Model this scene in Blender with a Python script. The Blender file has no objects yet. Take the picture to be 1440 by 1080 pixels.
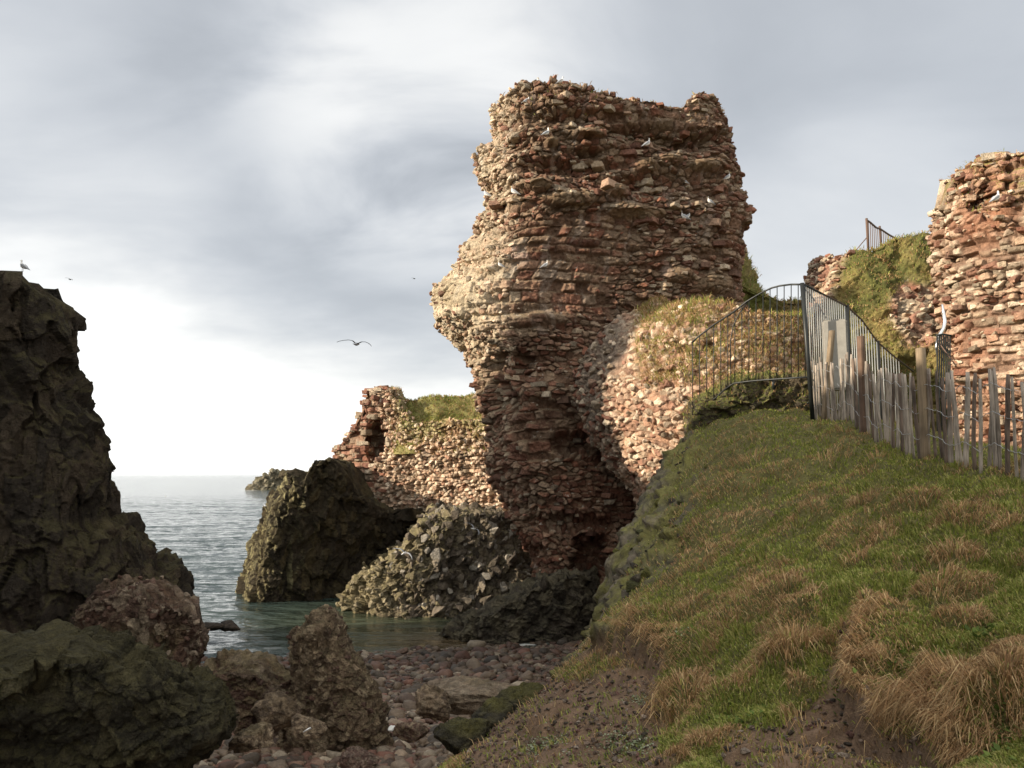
import bpy, bmesh, math, random
import numpy as np
from mathutils import Vector
R = math.radians
D = bpy.data
sc = bpy.context.scene
col = sc.collection
F = 1240.0                      # focal length in photograph pixels
PITCH = math.atan(127/F)
CZ = 5.0

# ------------------------------------------------------------------ camera
cam_d = D.cameras.new('camera'); cam = D.objects.new('camera', cam_d); col.objects.link(cam)
cam_d.sensor_width = 36; cam_d.lens = F/1440*36
cam.location = (0, 0, CZ); cam.rotation_euler = (math.pi/2+PITCH, 0, 0)
cam_d.clip_start = 0.05; cam_d.clip_end = 40000
sc.camera = cam
# ------------------------------------------------------------------ light
SUN_AZ = 15.0     # degrees behind the picture plane, sun stands to the left
SUN_EL = 21.0
sd = Vector((-math.cos(R(SUN_AZ))*math.cos(R(SUN_EL)), -math.sin(R(SUN_AZ))*math.cos(R(SUN_EL)), math.sin(R(SUN_EL))))
sun_d = D.lights.new('sun', 'SUN'); sun = D.objects.new('sun', sun_d); col.objects.link(sun)
sun_d.energy = 5.0; sun_d.angle = R(0.5); sun_d.color = (1.0, 0.855, 0.665)
sun.rotation_euler = (-sd).to_track_quat('-Z', 'Y').to_euler()
sc.view_settings.view_transform = 'Standard'; sc.view_settings.look = 'None'
sc.view_settings.exposure = 0.65; sc.view_settings.gamma = 1.0

w = D.worlds.new('World'); sc.world = w; w.use_nodes = True
nt = w.node_tree; N = nt.nodes; L = nt.links; N.clear()
def wn(t, **k):
    n = N.new(t)
    for a, b in k.items(): setattr(n, a, b)
    return n
def wmath(op, a, b=None, c=None, clamp=False):
    n = N.new('ShaderNodeMath'); n.operation = op; n.use_clamp = clamp
    for i, v in enumerate((a, b, c)):
        if v is None: continue
        if isinstance(v, (int, float)): n.inputs[i].default_value = v
        else: L.new(v, n.inputs[i])
    return n.outputs[0]
def wmap(v, a, b, c=0.0, d=1.0, smooth=True):
    n = N.new('ShaderNodeMapRange'); n.interpolation_type = 'SMOOTHSTEP' if smooth else 'LINEAR'
    L.new(v, n.inputs[0])
    for i, x in enumerate((a, b, c, d)): n.inputs[i+1].default_value = x
    return n.outputs[0]
out = wn('ShaderNodeOutputWorld'); bg = wn('ShaderNodeBackground'); bg.inputs[1].default_value = 0.1
L.new(bg.outputs[0], out.inputs[0])
sky = wn('ShaderNodeTexSky', sky_type='NISHITA', sun_disc=False, sun_elevation=R(SUN_EL), sun_rotation=math.atan2(sd.x, sd.y))
tc = wn('ShaderNodeTexCoord')
sep = wn('ShaderNodeSeparateXYZ'); L.new(tc.outputs['Generated'], sep.inputs[0])
zz = wmath('ADD', wmath('MAXIMUM', sep.outputs[2], 0.0), 0.24)
cmb = wn('ShaderNodeCombineXYZ')
L.new(wmath('DIVIDE', sep.outputs[0], zz), cmb.inputs[0]); L.new(wmath('DIVIDE', sep.outputs[1], zz), cmb.inputs[1])
def wnoise(scale, detail, off, rough=0.55, dist=0.0):
    m = wn('ShaderNodeMapping'); L.new(cmb.outputs[0], m.inputs[0]); m.inputs['Location'].default_value = off
    m.inputs['Scale'].default_value = (0.8, 1.0, 1.0)
    n = wn('ShaderNodeTexNoise'); L.new(m.outputs[0], n.inputs['Vector'])
    n.inputs['Scale'].default_value = scale; n.inputs['Detail'].default_value = detail
    n.inputs['Roughness'].default_value = rough; n.inputs['Distortion'].default_value = dist
    return n.outputs[0]
cl1 = wnoise(0.8, 6, (3.1, 1.7, 0.0)); cl2 = wnoise(2.3, 7, (7.3, 2.2, 1.0), 0.5, 0.4)
base = wmath('ADD', wmath('MULTIPLY', cl1, 0.45), wmath('MULTIPLY', cl2, 0.55))
lum = wmap(base, 0.36, 0.66, 0.47, 0.60)
def lobe(px, py, r0, r1, amp):
    v = (540-py)/F; u = (px-720)/F
    d = Vector((u, math.cos(PITCH)-v*math.sin(PITCH), math.sin(PITCH)+v*math.cos(PITCH))).normalized()
    dp = wn('ShaderNodeVectorMath', operation='DOT_PRODUCT'); L.new(tc.outputs['Generated'], dp.inputs[0]); dp.inputs[1].default_value = d
    return wmap(dp.outputs['Value'], math.cos(r0), math.cos(r1), 0.0, amp)
ragged = wmap(base, 0.34, 0.66, 0.50, 1.35)
dirx = wmath('DIVIDE', sep.outputs[0], wmath('MAXIMUM', sep.outputs[1], 0.2))
zr = wmath('ADD', sep.outputs[2], wmath('MULTIPLY', wmath('SUBTRACT', cl1, 0.5), -0.30))
glow = wmath('MULTIPLY', wmap(zr, 0.25, 0.07, 0.0, 0.52), wmap(dirx, 0.25, -0.12, 0.30, 1.0))
glow = wmath('ADD', glow, wmath('MULTIPLY', lobe(-120, 400, 0.34, 0.03, 0.13), ragged))
patch = wmath('MULTIPLY', lobe(620, 110, 0.26, 0.0, 0.34), wmap(cl2, 0.34, 0.68, 0.0, 1.0))
patch2 = wmath('ADD', wmath('MULTIPLY', lobe(370, 200, 0.20, 0.0, 0.05), wmap(cl2, 0.36, 0.68, 0.0, 1.0)), wmath('ADD', lobe(-40, 40, 0.40, 0.05, 0.03), lobe(1180, 400, 0.22, 0.02, 0.16)))
dark = wmath('ADD', lobe(430, 100, 0.26, 0.03, -0.05), lobe(560, 330, 0.2, 0.0, -0.02))
low = wmap(sep.outputs[2], 0.34, 0.02, 0.0, 0.22)
lum = wmath('ADD', wmath('ADD', lum, wmath('ADD', glow, dark)), wmath('ADD', wmath('ADD', patch, patch2), wmath('MULTIPLY', low, wmap(cl1, 0.3, 0.65, 0.4, 1.1))))
back = wmath('ADD', wmap(sep.outputs[1], 0.30, -0.5, 0.0, 0.46), wmap(sep.outputs[2], 0.55, 1.0, 0.0, 0.30))   # sunlit cloud behind and above the viewer
lum = wmath('MULTIPLY', wmath('MAXIMUM', lum, 0.05), 7.4)
tint = wn('ShaderNodeMix', data_type='RGBA'); L.new(wmap(lum, 3.2, 7.0), tint.inputs['Factor'])
tint.inputs[6].default_value = (0.93, 0.98, 1.05, 1); tint.inputs[7].default_value = (1.0, 1.0, 0.985, 1)
c0 = wn('ShaderNodeVectorMath', operation='SCALE'); L.new(tint.outputs[2], c0.inputs[0]); L.new(lum, c0.inputs['Scale'])
c1 = wn('ShaderNodeVectorMath', operation='SCALE'); c1.inputs[0].default_value = (10.6, 9.7, 8.3); L.new(back, c1.inputs['Scale'])
cc = wn('ShaderNodeVectorMath', operation='ADD'); L.new(c0.outputs[0], cc.inputs[0]); L.new(c1.outputs[0], cc.inputs[1])
mx = wn('ShaderNodeMix', data_type='RGBA'); mx.inputs['Factor'].default_value = 0.90
L.new(sky.outputs[0], mx.inputs[6]); L.new(cc.outputs[0], mx.inputs[7]); L.new(mx.outputs[2], bg.inputs[0])

# ------------------------------------------------------------------ helpers
cp, sp = math.cos(PITCH), math.sin(PITCH)
def P(px, py, Y):
    px = np.asarray(px, float); py = np.asarray(py, float); Y = np.asarray(Y, float)
    v = (540-py)/F; fw = cp - v*sp; up = sp + v*cp
    return np.stack(np.broadcast_arrays((px-720)/F/fw*Y, Y, CZ + up/fw*Y), -1)
def proj(V):
    x, y, z = V[..., 0], V[..., 1], V[..., 2]-CZ
    f = np.maximum(y*cp + z*sp, 1e-3); u = -y*sp + z*cp
    return 720 + F*x/f, 540 - F*u/f
def ss(a, b, x):
    t = np.clip((x-a)/(b-a), 0, 1); return t*t*(3-2*t)
def hsh(ix, iy, iz, seed):
    h = (ix.astype(np.int64)*374761393 + iy.astype(np.int64)*668265263 + iz.astype(np.int64)*2147483647 + seed*1274126177) & 0xffffffff
    h = ((h ^ (h >> 13))*1274126177) & 0xffffffff
    h = ((h ^ (h >> 16))*2246822519) & 0xffffffff
    return h ^ (h >> 15)
def h01(h): return (h & 0xffffff)/float(0x1000000)
_g = np.random.RandomState(5).normal(size=(256, 3)); _g /= np.linalg.norm(_g, axis=1)[:, None]
def noise3(p, seed=0):
    i = np.floor(p).astype(np.int64); f = p-i; u = f*f*f*(f*(f*6-15)+10)
    r = 0
    for a in (0, 1):
        for b in (0, 1):
            for c in (0, 1):
                g = _g[hsh(i[:, 0]+a, i[:, 1]+b, i[:, 2]+c, seed) & 255]
                d = g[:, 0]*(f[:, 0]-a) + g[:, 1]*(f[:, 1]-b) + g[:, 2]*(f[:, 2]-c)
                r = r + d*(u[:, 0] if a else 1-u[:, 0])*(u[:, 1] if b else 1-u[:, 1])*(u[:, 2] if c else 1-u[:, 2])
    return r*1.6
def fbm(p, seed=0, octv=4, gain=0.5, ridge=False):
    a = 1.0; s = 0; t = 0
    for o in range(octv):
        n = noise3(p*(2.03**o)+o*17.3, seed+o)
        if ridge: n = 1-2*np.abs(n)
        s = s + a*n; t += a; a *= gain
    return s/t
def worley(p, seed=0, jit=0.9):
    """F1, F2, id hash of nearest cell, 3D"""
    i = np.floor(p).astype(np.int64); n = len(p)
    f1 = np.full(n, 9.0); f2 = np.full(n, 9.0); idh = np.zeros(n, np.int64)
    for a in (-1, 0, 1):
        for b in (-1, 0, 1):
            for c in (-1, 0, 1):
                h = hsh(i[:, 0]+a, i[:, 1]+b, i[:, 2]+c, seed)
                d = (i[:, 0]+a+.5+((h & 1023)/1023-.5)*jit-p[:, 0])**2 + (i[:, 1]+b+.5+(((h >> 10) & 1023)/1023-.5)*jit-p[:, 1])**2 + (i[:, 2]+c+.5+(((h >> 20) & 1023)/1023-.5)*jit-p[:, 2])**2
                m = d < f1
                f2 = np.where(m, f1, np.minimum(f2, d)); idh = np.where(m, h, idh); f1 = np.where(m, d, f1)
    return np.sqrt(f1), np.sqrt(f2), idh
def worley2(p, seed=0, jit=0.9):
    i = np.floor(p).astype(np.int64); n = len(p); z0 = np.zeros(n, np.int64)
    f1 = np.full(n, 9.0); f2 = np.full(n, 9.0); idh = np.zeros(n, np.int64); ox = np.zeros(n); oy = np.zeros(n)
    for a in (-1, 0, 1):
        for b in (-1, 0, 1):
            h = hsh(i[:, 0]+a, i[:, 1]+b, z0, seed)
            dx = i[:, 0]+a+.5+((h & 1023)/1023-.5)*jit-p[:, 0]; dy = i[:, 1]+b+.5+(((h >> 10) & 1023)/1023-.5)*jit-p[:, 1]
            d = dx*dx+dy*dy; m = d < f1
            f2 = np.where(m, f1, np.minimum(f2, d)); idh = np.where(m, h, idh); ox = np.where(m, -dx, ox); oy = np.where(m, -dy, oy); f1 = np.where(m, d, f1)
    return np.sqrt(f1), np.sqrt(f2), idh, ox, oy
def pal(h01v, colors):
    c = np.array(colors); k = np.minimum((h01v*len(c)).astype(int), len(c)-1); return c[k]
def mixc(a, b, t): return a*(1-t[:, None]) + b*t[:, None]

def tag(o, label=None, cat=None, group=None, kind=None):
    if label: o['label'] = label
    if cat: o['category'] = cat
    if group: o['group'] = group
    if kind: o['kind'] = kind
    return o
def empty(name, loc=(0, 0, 0), rz=0.0):
    o = D.objects.new(name, None); col.objects.link(o); o.location = loc; o.rotation_euler = (0, 0, rz); o.empty_display_size = .2
    return o
def mesh(name, V, Fc, mat, parent=None, colr=None, smooth=True, link=True, loc=None):
    """V (n,3); Fc (m,3|4) int array or list of such arrays"""
    V = np.asarray(V, np.float32)
    if loc is not None: V = V - np.asarray(loc, np.float32)
    fl = Fc if isinstance(Fc, list) else [Fc]
    fl = [np.asarray(f, np.int32) for f in fl if len(f)]
    me = D.meshes.new(name)
    me.vertices.add(len(V)); me.vertices.foreach_set('co', V.ravel())
    li = np.concatenate([f.ravel() for f in fl]); tot = np.concatenate([np.full(len(f), f.shape[1], np.int32) for f in fl])
    st = np.concatenate([[0], np.cumsum(tot)[:-1]]).astype(np.int32)
    me.loops.add(len(li)); me.loops.foreach_set('vertex_index', li)
    me.polygons.add(len(tot)); me.polygons.foreach_set('loop_start', st)
    me.polygons.foreach_set('use_smooth', (tot == 4) if smooth == 'quads' else np.full(len(tot), smooth, bool))
    me.update(calc_edges=True); me.validate(clean_customdata=False)
    if colr is not None:
        a = me.color_attributes.new('Col', 'FLOAT_COLOR', 'POINT')
        c = np.ones((len(V), 4), np.float32); c[:, :3] = np.clip(colr, 0, 1); a.data.foreach_set('color', c.ravel())
    if isinstance(mat, (list, tuple)):
        for m in mat: me.materials.append(m)
    elif mat: me.materials.append(mat)
    if not link: return me
    o = D.objects.new(name, me); col.objects.link(o)
    if loc is not None: o.location = loc
    if parent: o.parent = parent
    return o

# ------------------------------------------------------------------ materials
def mat_base(name):
    m = D.materials.new(name); m.use_nodes = True; t = m.node_tree; t.nodes.clear()
    o = t.nodes.new('ShaderNodeOutputMaterial'); b = t.nodes.new('ShaderNodeBsdfPrincipled'); t.links.new(b.outputs[0], o.inputs[0])
    return m, t, b
def vmat(name, rough=0.9, var=0.5, vscale=9.0, bumps=((14, .05), (60, .015)), spec=0.25, wet=0.0, speck=None):
    """vertex-coloured mineral surface: noise varies the colour, stacked noise bumps"""
    m, t, b = mat_base(name); n = t.nodes; l = t.links
    at = n.new('ShaderNodeVertexColor'); at.layer_name = 'Col'
    g = n.new('ShaderNodeNewGeometry')
    src = at.outputs[0]
    for sc_, am, de in ((vscale, var, 6), (vscale*6, var*0.6, 3)):
        no = n.new('ShaderNodeTexNoise'); no.inputs['Scale'].default_value = sc_; no.inputs['Detail'].default_value = de; no.inputs['Roughness'].default_value = .65
        l.new(g.outputs['Position'], no.inputs['Vector'])
        mr = n.new('ShaderNodeMapRange'); l.new(no.outputs[0], mr.inputs[0]); mr.inputs[1].default_value = .3; mr.inputs[2].default_value = .7
        mr.inputs[3].default_value = 1-am; mr.inputs[4].default_value = 1+am
        s = n.new('ShaderNodeVectorMath'); s.operation = 'SCALE'; l.new(src, s.inputs[0]); l.new(mr.outputs[0], s.inputs['Scale']); src = s.outputs[0]
    if speck:
        no = n.new('ShaderNodeTexNoise'); no.inputs['Scale'].default_value = speck[0]; no.inputs['Detail'].default_value = 4; l.new(g.outputs['Position'], no.inputs['Vector'])
        mr = n.new('ShaderNodeMapRange'); l.new(no.outputs[0], mr.inputs[0]); mr.inputs[1].default_value = speck[1]; mr.inputs[2].default_value = speck[1]+.07
        mi = n.new('ShaderNodeMix'); mi.data_type = 'RGBA'; l.new(mr.outputs[0], mi.inputs['Factor']); l.new(src, mi.inputs[6]); mi.inputs[7].default_value = (*speck[2], 1); src = mi.outputs[2]
    l.new(src, b.inputs['Base Color'])
    b.inputs['Roughness'].default_value = rough; b.inputs['Specular IOR Level'].default_value = spec
    prev = None
    for sc_, di in bumps:
        no = n.new('ShaderNodeTexNoise'); no.inputs['Scale'].default_value = sc_; no.inputs['Detail'].default_value = 5; no.inputs['Roughness'].default_value = .6
        l.new(g.outputs['Position'], no.inputs['Vector'])
        bu = n.new('ShaderNodeBump'); bu.inputs['Strength'].default_value = 1; bu.inputs['Distance'].default_value = di
        l.new(no.outputs[0], bu.inputs['Height'])
        if prev: l.new(prev, bu.inputs['Normal'])
        prev = bu.outputs[0]
    l.new(prev, b.inputs['Normal'])
    return m
def pmat(name, c, rough=.7, metal=0.0, scale=20, var=.25, bump=.003, spec=.4):
    m, t, b = mat_base(name); n = t.nodes; l = t.links
    tcn = n.new('ShaderNodeTexCoord')
    no = n.new('ShaderNodeTexNoise'); no.inputs['Scale'].default_value = scale; no.inputs['Detail'].default_value = 6; l.new(tcn.outputs['Object'], no.inputs['Vector'])
    mi = n.new('ShaderNodeMix'); mi.data_type = 'RGBA'; l.new(no.outputs[0], mi.inputs['Factor'])
    mi.inputs[6].default_value = (*[x*(1-var) for x in c], 1); mi.inputs[7].default_value = (*[min(1, x*(1+var)) for x in c], 1)
    l.new(mi.outputs[2], b.inputs['Base Color'])
    bu = n.new('ShaderNodeBump'); bu.inputs['Distance'].default_value = bump; l.new(no.outputs[0], bu.inputs['Height']); l.new(bu.outputs[0], b.inputs['Normal'])
    b.inputs['Roughness'].default_value = rough; b.inputs['Metallic'].default_value = metal; b.inputs['Specular IOR Level'].default_value = spec
    return m
M_mason = vmat('masonry', var=.35, vscale=7, bumps=((9, .10), (38, .03)))
M_rock = vmat('dark_rock', var=.4, vscale=5, bumps=((6, .15), (26, .05)), rough=.85)
M_near = vmat('near_rock', var=.5, vscale=9, bumps=((11, .13), (45, .035)), rough=.85)
M_ground = vmat('earth', var=.35, vscale=6, bumps=((10, .05), (70, .012)))
M_stone = vmat('beach_stone', var=.3, vscale=14, bumps=((30, .015), (110, .004)), rough=.6, spec=.4)
def grass_mat():
    m, t, b = mat_base('grass_blades'); n = t.nodes; l = t.links
    at = n.new('ShaderNodeVertexColor'); at.layer_name = 'Col'; l.new(at.outputs[0], b.inputs['Base Color'])
    b.inputs['Roughness'].default_value = .75; b.inputs['Specular IOR Level'].default_value = .2
    tr = n.new('ShaderNodeBsdfTranslucent'); l.new(at.outputs[0], tr.inputs[0]); ms = n.new('ShaderNodeMixShader'); ms.inputs[0].default_value = .25
    l.new(b.outputs[0], ms.inputs[1]); l.new(tr.outputs[0], ms.inputs[2]); l.new(ms.outputs[0], t.nodes['Material Output'].inputs[0])
    return m
M_grass = grass_mat()
def sea_mat():
    m, t, b = mat_base('sea_water'); n = t.nodes; l = t.links
    at = n.new('ShaderNodeVertexColor'); at.layer_name = 'Col'
    g = n.new('ShaderNodeNewGeometry')
    l.new(at.outputs[0], b.inputs['Base Color'])
    b.inputs['Roughness'].default_value = .08; b.inputs['IOR'].default_value = 1.33; b.inputs['Specular IOR Level'].default_value = .38
    prev = None
    for sc_, di, st in (((0.30, .8, 1), .55, 4), ((1.5, 3.4, 1), .12, 4), ((7, 12, 1), .014, 2)):
        mp = n.new('ShaderNodeMapping'); l.new(g.outputs['Position'], mp.inputs[0]); mp.inputs['Scale'].default_value = sc_; mp.inputs['Rotation'].default_value = (0, 0, .15)
        no = n.new('ShaderNodeTexNoise'); no.inputs['Scale'].default_value = 1; no.inputs['Detail'].default_value = st; l.new(mp.outputs[0], no.inputs['Vector'])
        bu = n.new('ShaderNodeBump'); bu.inputs['Distance'].default_value = di; bu.inputs['Strength'].default_value = 1; l.new(no.outputs[0], bu.inputs['Height'])
        if prev: l.new(prev, bu.inputs['Normal'])
        prev = bu.outputs[0]
    l.new(prev, b.inputs['Normal'])
    return m
M_sea = sea_mat()

# ------------------------------------------------------------------ stones
def ico(sub):
    bm = bmesh.new(); bmesh.ops.create_icosphere(bm, subdivisions=sub, radius=1)
    V = np.array([v.co[:] for v in bm.verts]); Fa = np.array([[v.index for v in f.verts] for f in bm.faces]); bm.free()
    return V, Fa
ICO = {k: ico(k) for k in (2, 3, 4, 5, 6)}
def stone_shape(seed, sub=2, nplanes=9, boxy=False, noise=.06, soft=0.0):
    r = np.random.RandomState(seed); V, Fa = ICO[sub]
    if boxy:
        pl = np.array([[1, 0, 0], [-1, 0, 0], [0, 1, 0], [0, -1, 0], [0, 0, 1], [0, 0, -1]], float) + r.normal(size=(6, 3))*.10
        e = r.normal(size=(nplanes, 3)); d = np.concatenate([np.full(6, .75), r.uniform(.95, 1.15, nplanes)]); pl = np.concatenate([pl, e])
    else:
        pl = r.normal(size=(nplanes+6, 3)); d = r.uniform(.62, .95, nplanes+6)
    pl /= np.linalg.norm(pl, axis=1)[:, None]
    q = V@pl.T; t = np.where(q > .05, d/np.maximum(q, .05), 9).min(1)
    t = np.minimum(t, 1.25)
    t = t*(1-soft) + soft*.85
    W = V*t[:, None]; W = W*(1+noise*fbm(V*2.2+seed, seed, 2)[:, None]*2)
    return W, Fa
def rotm(yaw, tilt, roll):
    cy, sy, ct, st, cr, sr = np.cos(yaw), np.sin(yaw), np.cos(tilt), np.sin(tilt), np.cos(roll), np.sin(roll)
    z = np.zeros_like(cy); o = np.ones_like(cy)
    A = np.stack([cy, -sy, z, sy, cy, z, z, z, o], -1).reshape(-1, 3, 3)
    B = np.stack([ct, z, st, z, o, z, -st, z, ct], -1).reshape(-1, 3, 3)
    C = np.stack([o, z, z, z, cr, -sr, z, sr, cr], -1).reshape(-1, 3, 3)
    return A@B@C
def stones(pos, size, rot, cols, protos):
    """pos (k,3), size (k,3), rot (k,3,3), cols (k,3) -> merged V, F, C"""
    k = len(pos); which = np.arange(k) % len(protos); VV, FF, CC = [], [], []; off = 0
    for j, (pv, pf) in enumerate(protos):
        s = which == j; m = s.sum()
        if not m: continue
        v = pv[None]*size[s][:, None, :]; v = np.einsum('kij,knj->kni', rot[s], v)+pos[s][:, None, :]
        VV.append(v.reshape(-1, 3)); FF.append((pf[None]+(np.arange(m)*len(pv))[:, None, None]).reshape(-1, 3)+off)
        CC.append(np.repeat(cols[s], len(pv), 0)); off += m*len(pv)
    return np.concatenate(VV), np.concatenate(FF), np.concatenate(CC)
def hull_stone(seed, boxy=False, npt=16, bev=.10):
    r = np.random.RandomState(seed); v = r.normal(size=(npt, 3)); v /= np.linalg.norm(v, axis=1)[:, None]
    if boxy:
        v = np.array([[a, b, c] for a in (-1, 1) for b in (-1, 1) for c in (-1, 1)], float)*.82+r.normal(size=(8, 3))*.10
        v = np.concatenate([v, r.normal(size=(4, 3))*.55])
    else: v = np.sign(v)*np.abs(v)**.7*r.uniform(.75, 1.05, (npt, 1))
    bm = bmesh.new(); [bm.verts.new(x) for x in v]; bmesh.ops.convex_hull(bm, input=bm.verts)
    bmesh.ops.delete(bm, geom=[x for x in bm.verts if not x.link_faces], context='VERTS')
    bmesh.ops.dissolve_limit(bm, angle_limit=.18, verts=bm.verts, edges=bm.edges)
    bmesh.ops.bevel(bm, geom=bm.edges, offset=bev*r.uniform(.6, 1.3), segments=1, affect='EDGES', clamp_overlap=True)
    bmesh.ops.triangulate(bm, faces=bm.faces); bm.verts.index_update()
    V = np.array([x.co[:] for x in bm.verts]); Fa = np.array([[x.index for x in f.verts] for f in bm.faces]); bm.free(); return V, Fa
PR_BOX = [hull_stone(100+i, True) for i in range(14)]
PR_RUB = [hull_stone(200+i, False, 10+i % 8) for i in range(16)]
PR_COB = [stone_shape(300+i, 2, 8, False, .06, .30) for i in range(10)]+[hull_stone(330+i, False, 14, .14) for i in range(8)]

RED = [(.25, .115, .075), (.31, .165, .115), (.17, .085, .06), (.36, .24, .17), (.40, .31, .22), (.27, .21, .15), (.20, .12, .085), (.48, .40, .30), (.28, .15, .105), (.33, .27, .20)]
PALE = [(.58, .42, .30), (.64, .51, .38), (.52, .35, .24), (.68, .57, .44), (.42, .25, .17), (.60, .46, .34), (.47, .33, .23), (.66, .52, .39)]
DARK = [(.050, .038, .028), (.065, .05, .036), (.042, .032, .024), (.08, .06, .043), (.06, .042, .032)]
EARTH = np.array((.19, .125, .085)); MOSS = np.array((.10, .092, .028)); GREEN = np.array((.10, .13, .03)); LICH = np.array((.36, .31, .20))

# ------------------------------------------------------------------ lofted masses
def chaikin(p, n=2):
    for _ in range(n):
        q = np.roll(p, -1, 0); p = np.stack([.75*p+.25*q, .25*p+.75*q], 1).reshape(-1, p.shape[1])
    return p
def ring_ab(poly, n, back=0.25):
    """closed plan outline in (a across, b depth) resampled; the far side gets fewer columns"""
    p = chaikin(np.array(poly, float), 2); p = np.concatenate([p, p[:1]])
    d = np.diff(p, axis=0); mid = (p[1:]+p[:-1])/2
    wgt = np.sqrt((d[:, 0]*2)**2 + d[:, 1]**2)*np.where(mid[:, 1] > .45, back, 1.0)
    c = np.concatenate([[0], np.cumsum(wgt)]); t = np.linspace(0, c[-1], n, endpoint=False)
    return np.stack([np.interp(t, c, p[:, 0]), np.interp(t, c, p[:, 1])], 1)
ELL = [(0, 0), (.08, -.6), (.3, -.95), (.7, -.95), (.92, -.6), (1, 0), (.9, .7), (.6, 1), (.4, 1), (.1, .7)]
class Loft: pass
def loft(left, right, top, bottom_py, Yc, ty, poly=ELL, n_u=300, n_v=300, n_cap=16, cap_rise=.25, yslope=0.0, crush=60, back=.25):
    """left/right: [(py,px)..] silhouettes; top: [(px,py)..] skyline; returns grid of points"""
    L_ = np.array(sorted(left), float); R_ = np.array(sorted(right), float); T_ = np.array(sorted(top), float)
    pymin = T_[:, 1].min(); ab = ring_ab(poly, n_u, back)
    t = np.linspace(0, 1, n_v); pys = bottom_py + (pymin-bottom_py)*t
    pl = np.interp(pys, L_[:, 0], L_[:, 1]); pr = np.interp(pys, R_[:, 0], R_[:, 1])
    px = pl[:, None] + ab[None, :, 0]*(pr-pl)[:, None]
    Yy = Yc + yslope*(bottom_py-pys)[:, None]/100 + ab[None, :, 1]*ty
    topy = np.interp(px, T_[:, 0], T_[:, 1])
    pc = T_[:, 1].max()+crush; pc = min(pc, bottom_py-1)
    pyy = np.broadcast_to(pys[:, None], px.shape)
    py2 = np.where(pyy < pc, pc + (pyy-pc)*(topy-pc)/(pymin-pc), pyy)
    Yr = Yc + yslope*(bottom_py-pys)[:, None]/100
    bins = np.linspace(0, 1, 41); bmn = np.array([ab[np.abs(ab[:, 0]-q) < .035][:, 1].min() if (np.abs(ab[:, 0]-q) < .035).any() else 0 for q in bins])
    bf = np.interp(ab[:, 0], bins, bmn)[None, :]; Yz = np.where(py2 < 667, Yr + bf*ty*.92, np.broadcast_to(Yr, px.shape))
    Zp = P(px, py2, Yz)[..., 2]
    XY = P(px, py2, Yy)
    G = np.stack([XY[..., 0], XY[..., 1], Zp], -1)
    # cap
    caps = []; last = G[-1]; cx = (last[:, 0].min()+last[:, 0].max())/2; cyy = last[:, 1].mean()
    fi = []
    for q in np.linspace(0, 1, 120):
        c_ = np.where(np.abs(ab[:, 0]-q) < .012)[0]
        if len(c_): fi.append(c_[np.argmin(ab[c_, 1])])
    Tx = last[np.array(fi)]; Tx = Tx[np.argsort(Tx[:, 0])]
    for k in range(1, n_cap+1):
        s = 1-(k/n_cap)**.9*.985
        x = cx+(last[:, 0]-cx)*(s if True else 1); y = cyy+(last[:, 1]-cyy)*s
        # keep skyline height by x at the ridge
        zt = np.interp(x, Tx[:, 0], Tx[:, 2]) + cap_rise*(1-s)*0
        z = last[:, 2]*0 + zt
        caps.append(np.stack([x, y, z], -1))
    G = np.concatenate([G, np.array(caps)], 0)
    o = Loft(); o.G = G; o.nv = n_v; o.nu = n_u; o.cap = n_cap
    # arc length around
    dd = np.linalg.norm(np.diff(np.concatenate([G, G[:, :1]], 1)[..., :2], axis=1), axis=2)
    ref = n_v//2; s = np.concatenate([[0], np.cumsum(dd[ref])[:-1]]); o.s = np.broadcast_to(s, G.shape[:2])
    return o
def gnormals(G):
    du = np.roll(G, -1, 1)-np.roll(G, 1, 1); dv = np.empty_like(G)
    dv[1:-1] = G[2:]-G[:-2]; dv[0] = G[1]-G[0]; dv[-1] = G[-1]-G[-2]
    n = np.cross(du, dv); n /= np.maximum(np.linalg.norm(n, axis=2, keepdims=True), 1e-9)
    return n
def gfaces(nv, nu):
    i = np.arange(nv-1)[:, None]*nu; j = np.arange(nu)[None]; j2 = (j+1) % nu
    return np.stack([i+j, i+j2, i+nu+j2, i+nu+j], -1).reshape(-1, 4)
def orient(G, n):
    c = G.mean((0, 1)); out = ((G-c)*n)[..., :2].sum(-1).mean()
    return n if out > 0 else -n
def apply_disp(lo, disp, smooth=0):
    n = orient(lo.G, gnormals(lo.G))
    if smooth:
        for _ in range(smooth): n = (n+np.roll(n, 1, 1)+np.roll(n, -1, 1)); n[1:-1] = n[1:-1]+n[2:]+n[:-2]; n /= np.linalg.norm(n, axis=2, keepdims=True)
    return lo.G + n*disp[..., None], n
def pits(V, n, lst):
    """list of (px,py,rx,ry,depth[,power]) hollows evaluated where the surface stands; returns inward distance"""
    px, py = proj(V); d = np.zeros(px.shape); front = (n[..., 1] < .3)
    for q in lst:
        e = ((px-q[0])/q[2])**2+((py-q[1])/q[3])**2; pw = q[5] if len(q) > 5 else 2
        d = np.maximum(d, q[4]*np.exp(-np.power(e, pw)*1.2)) if q[4] > 0 else np.where(d == 0, q[4]*np.exp(-np.power(e, pw)*1.2), d)
    return d*front
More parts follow.
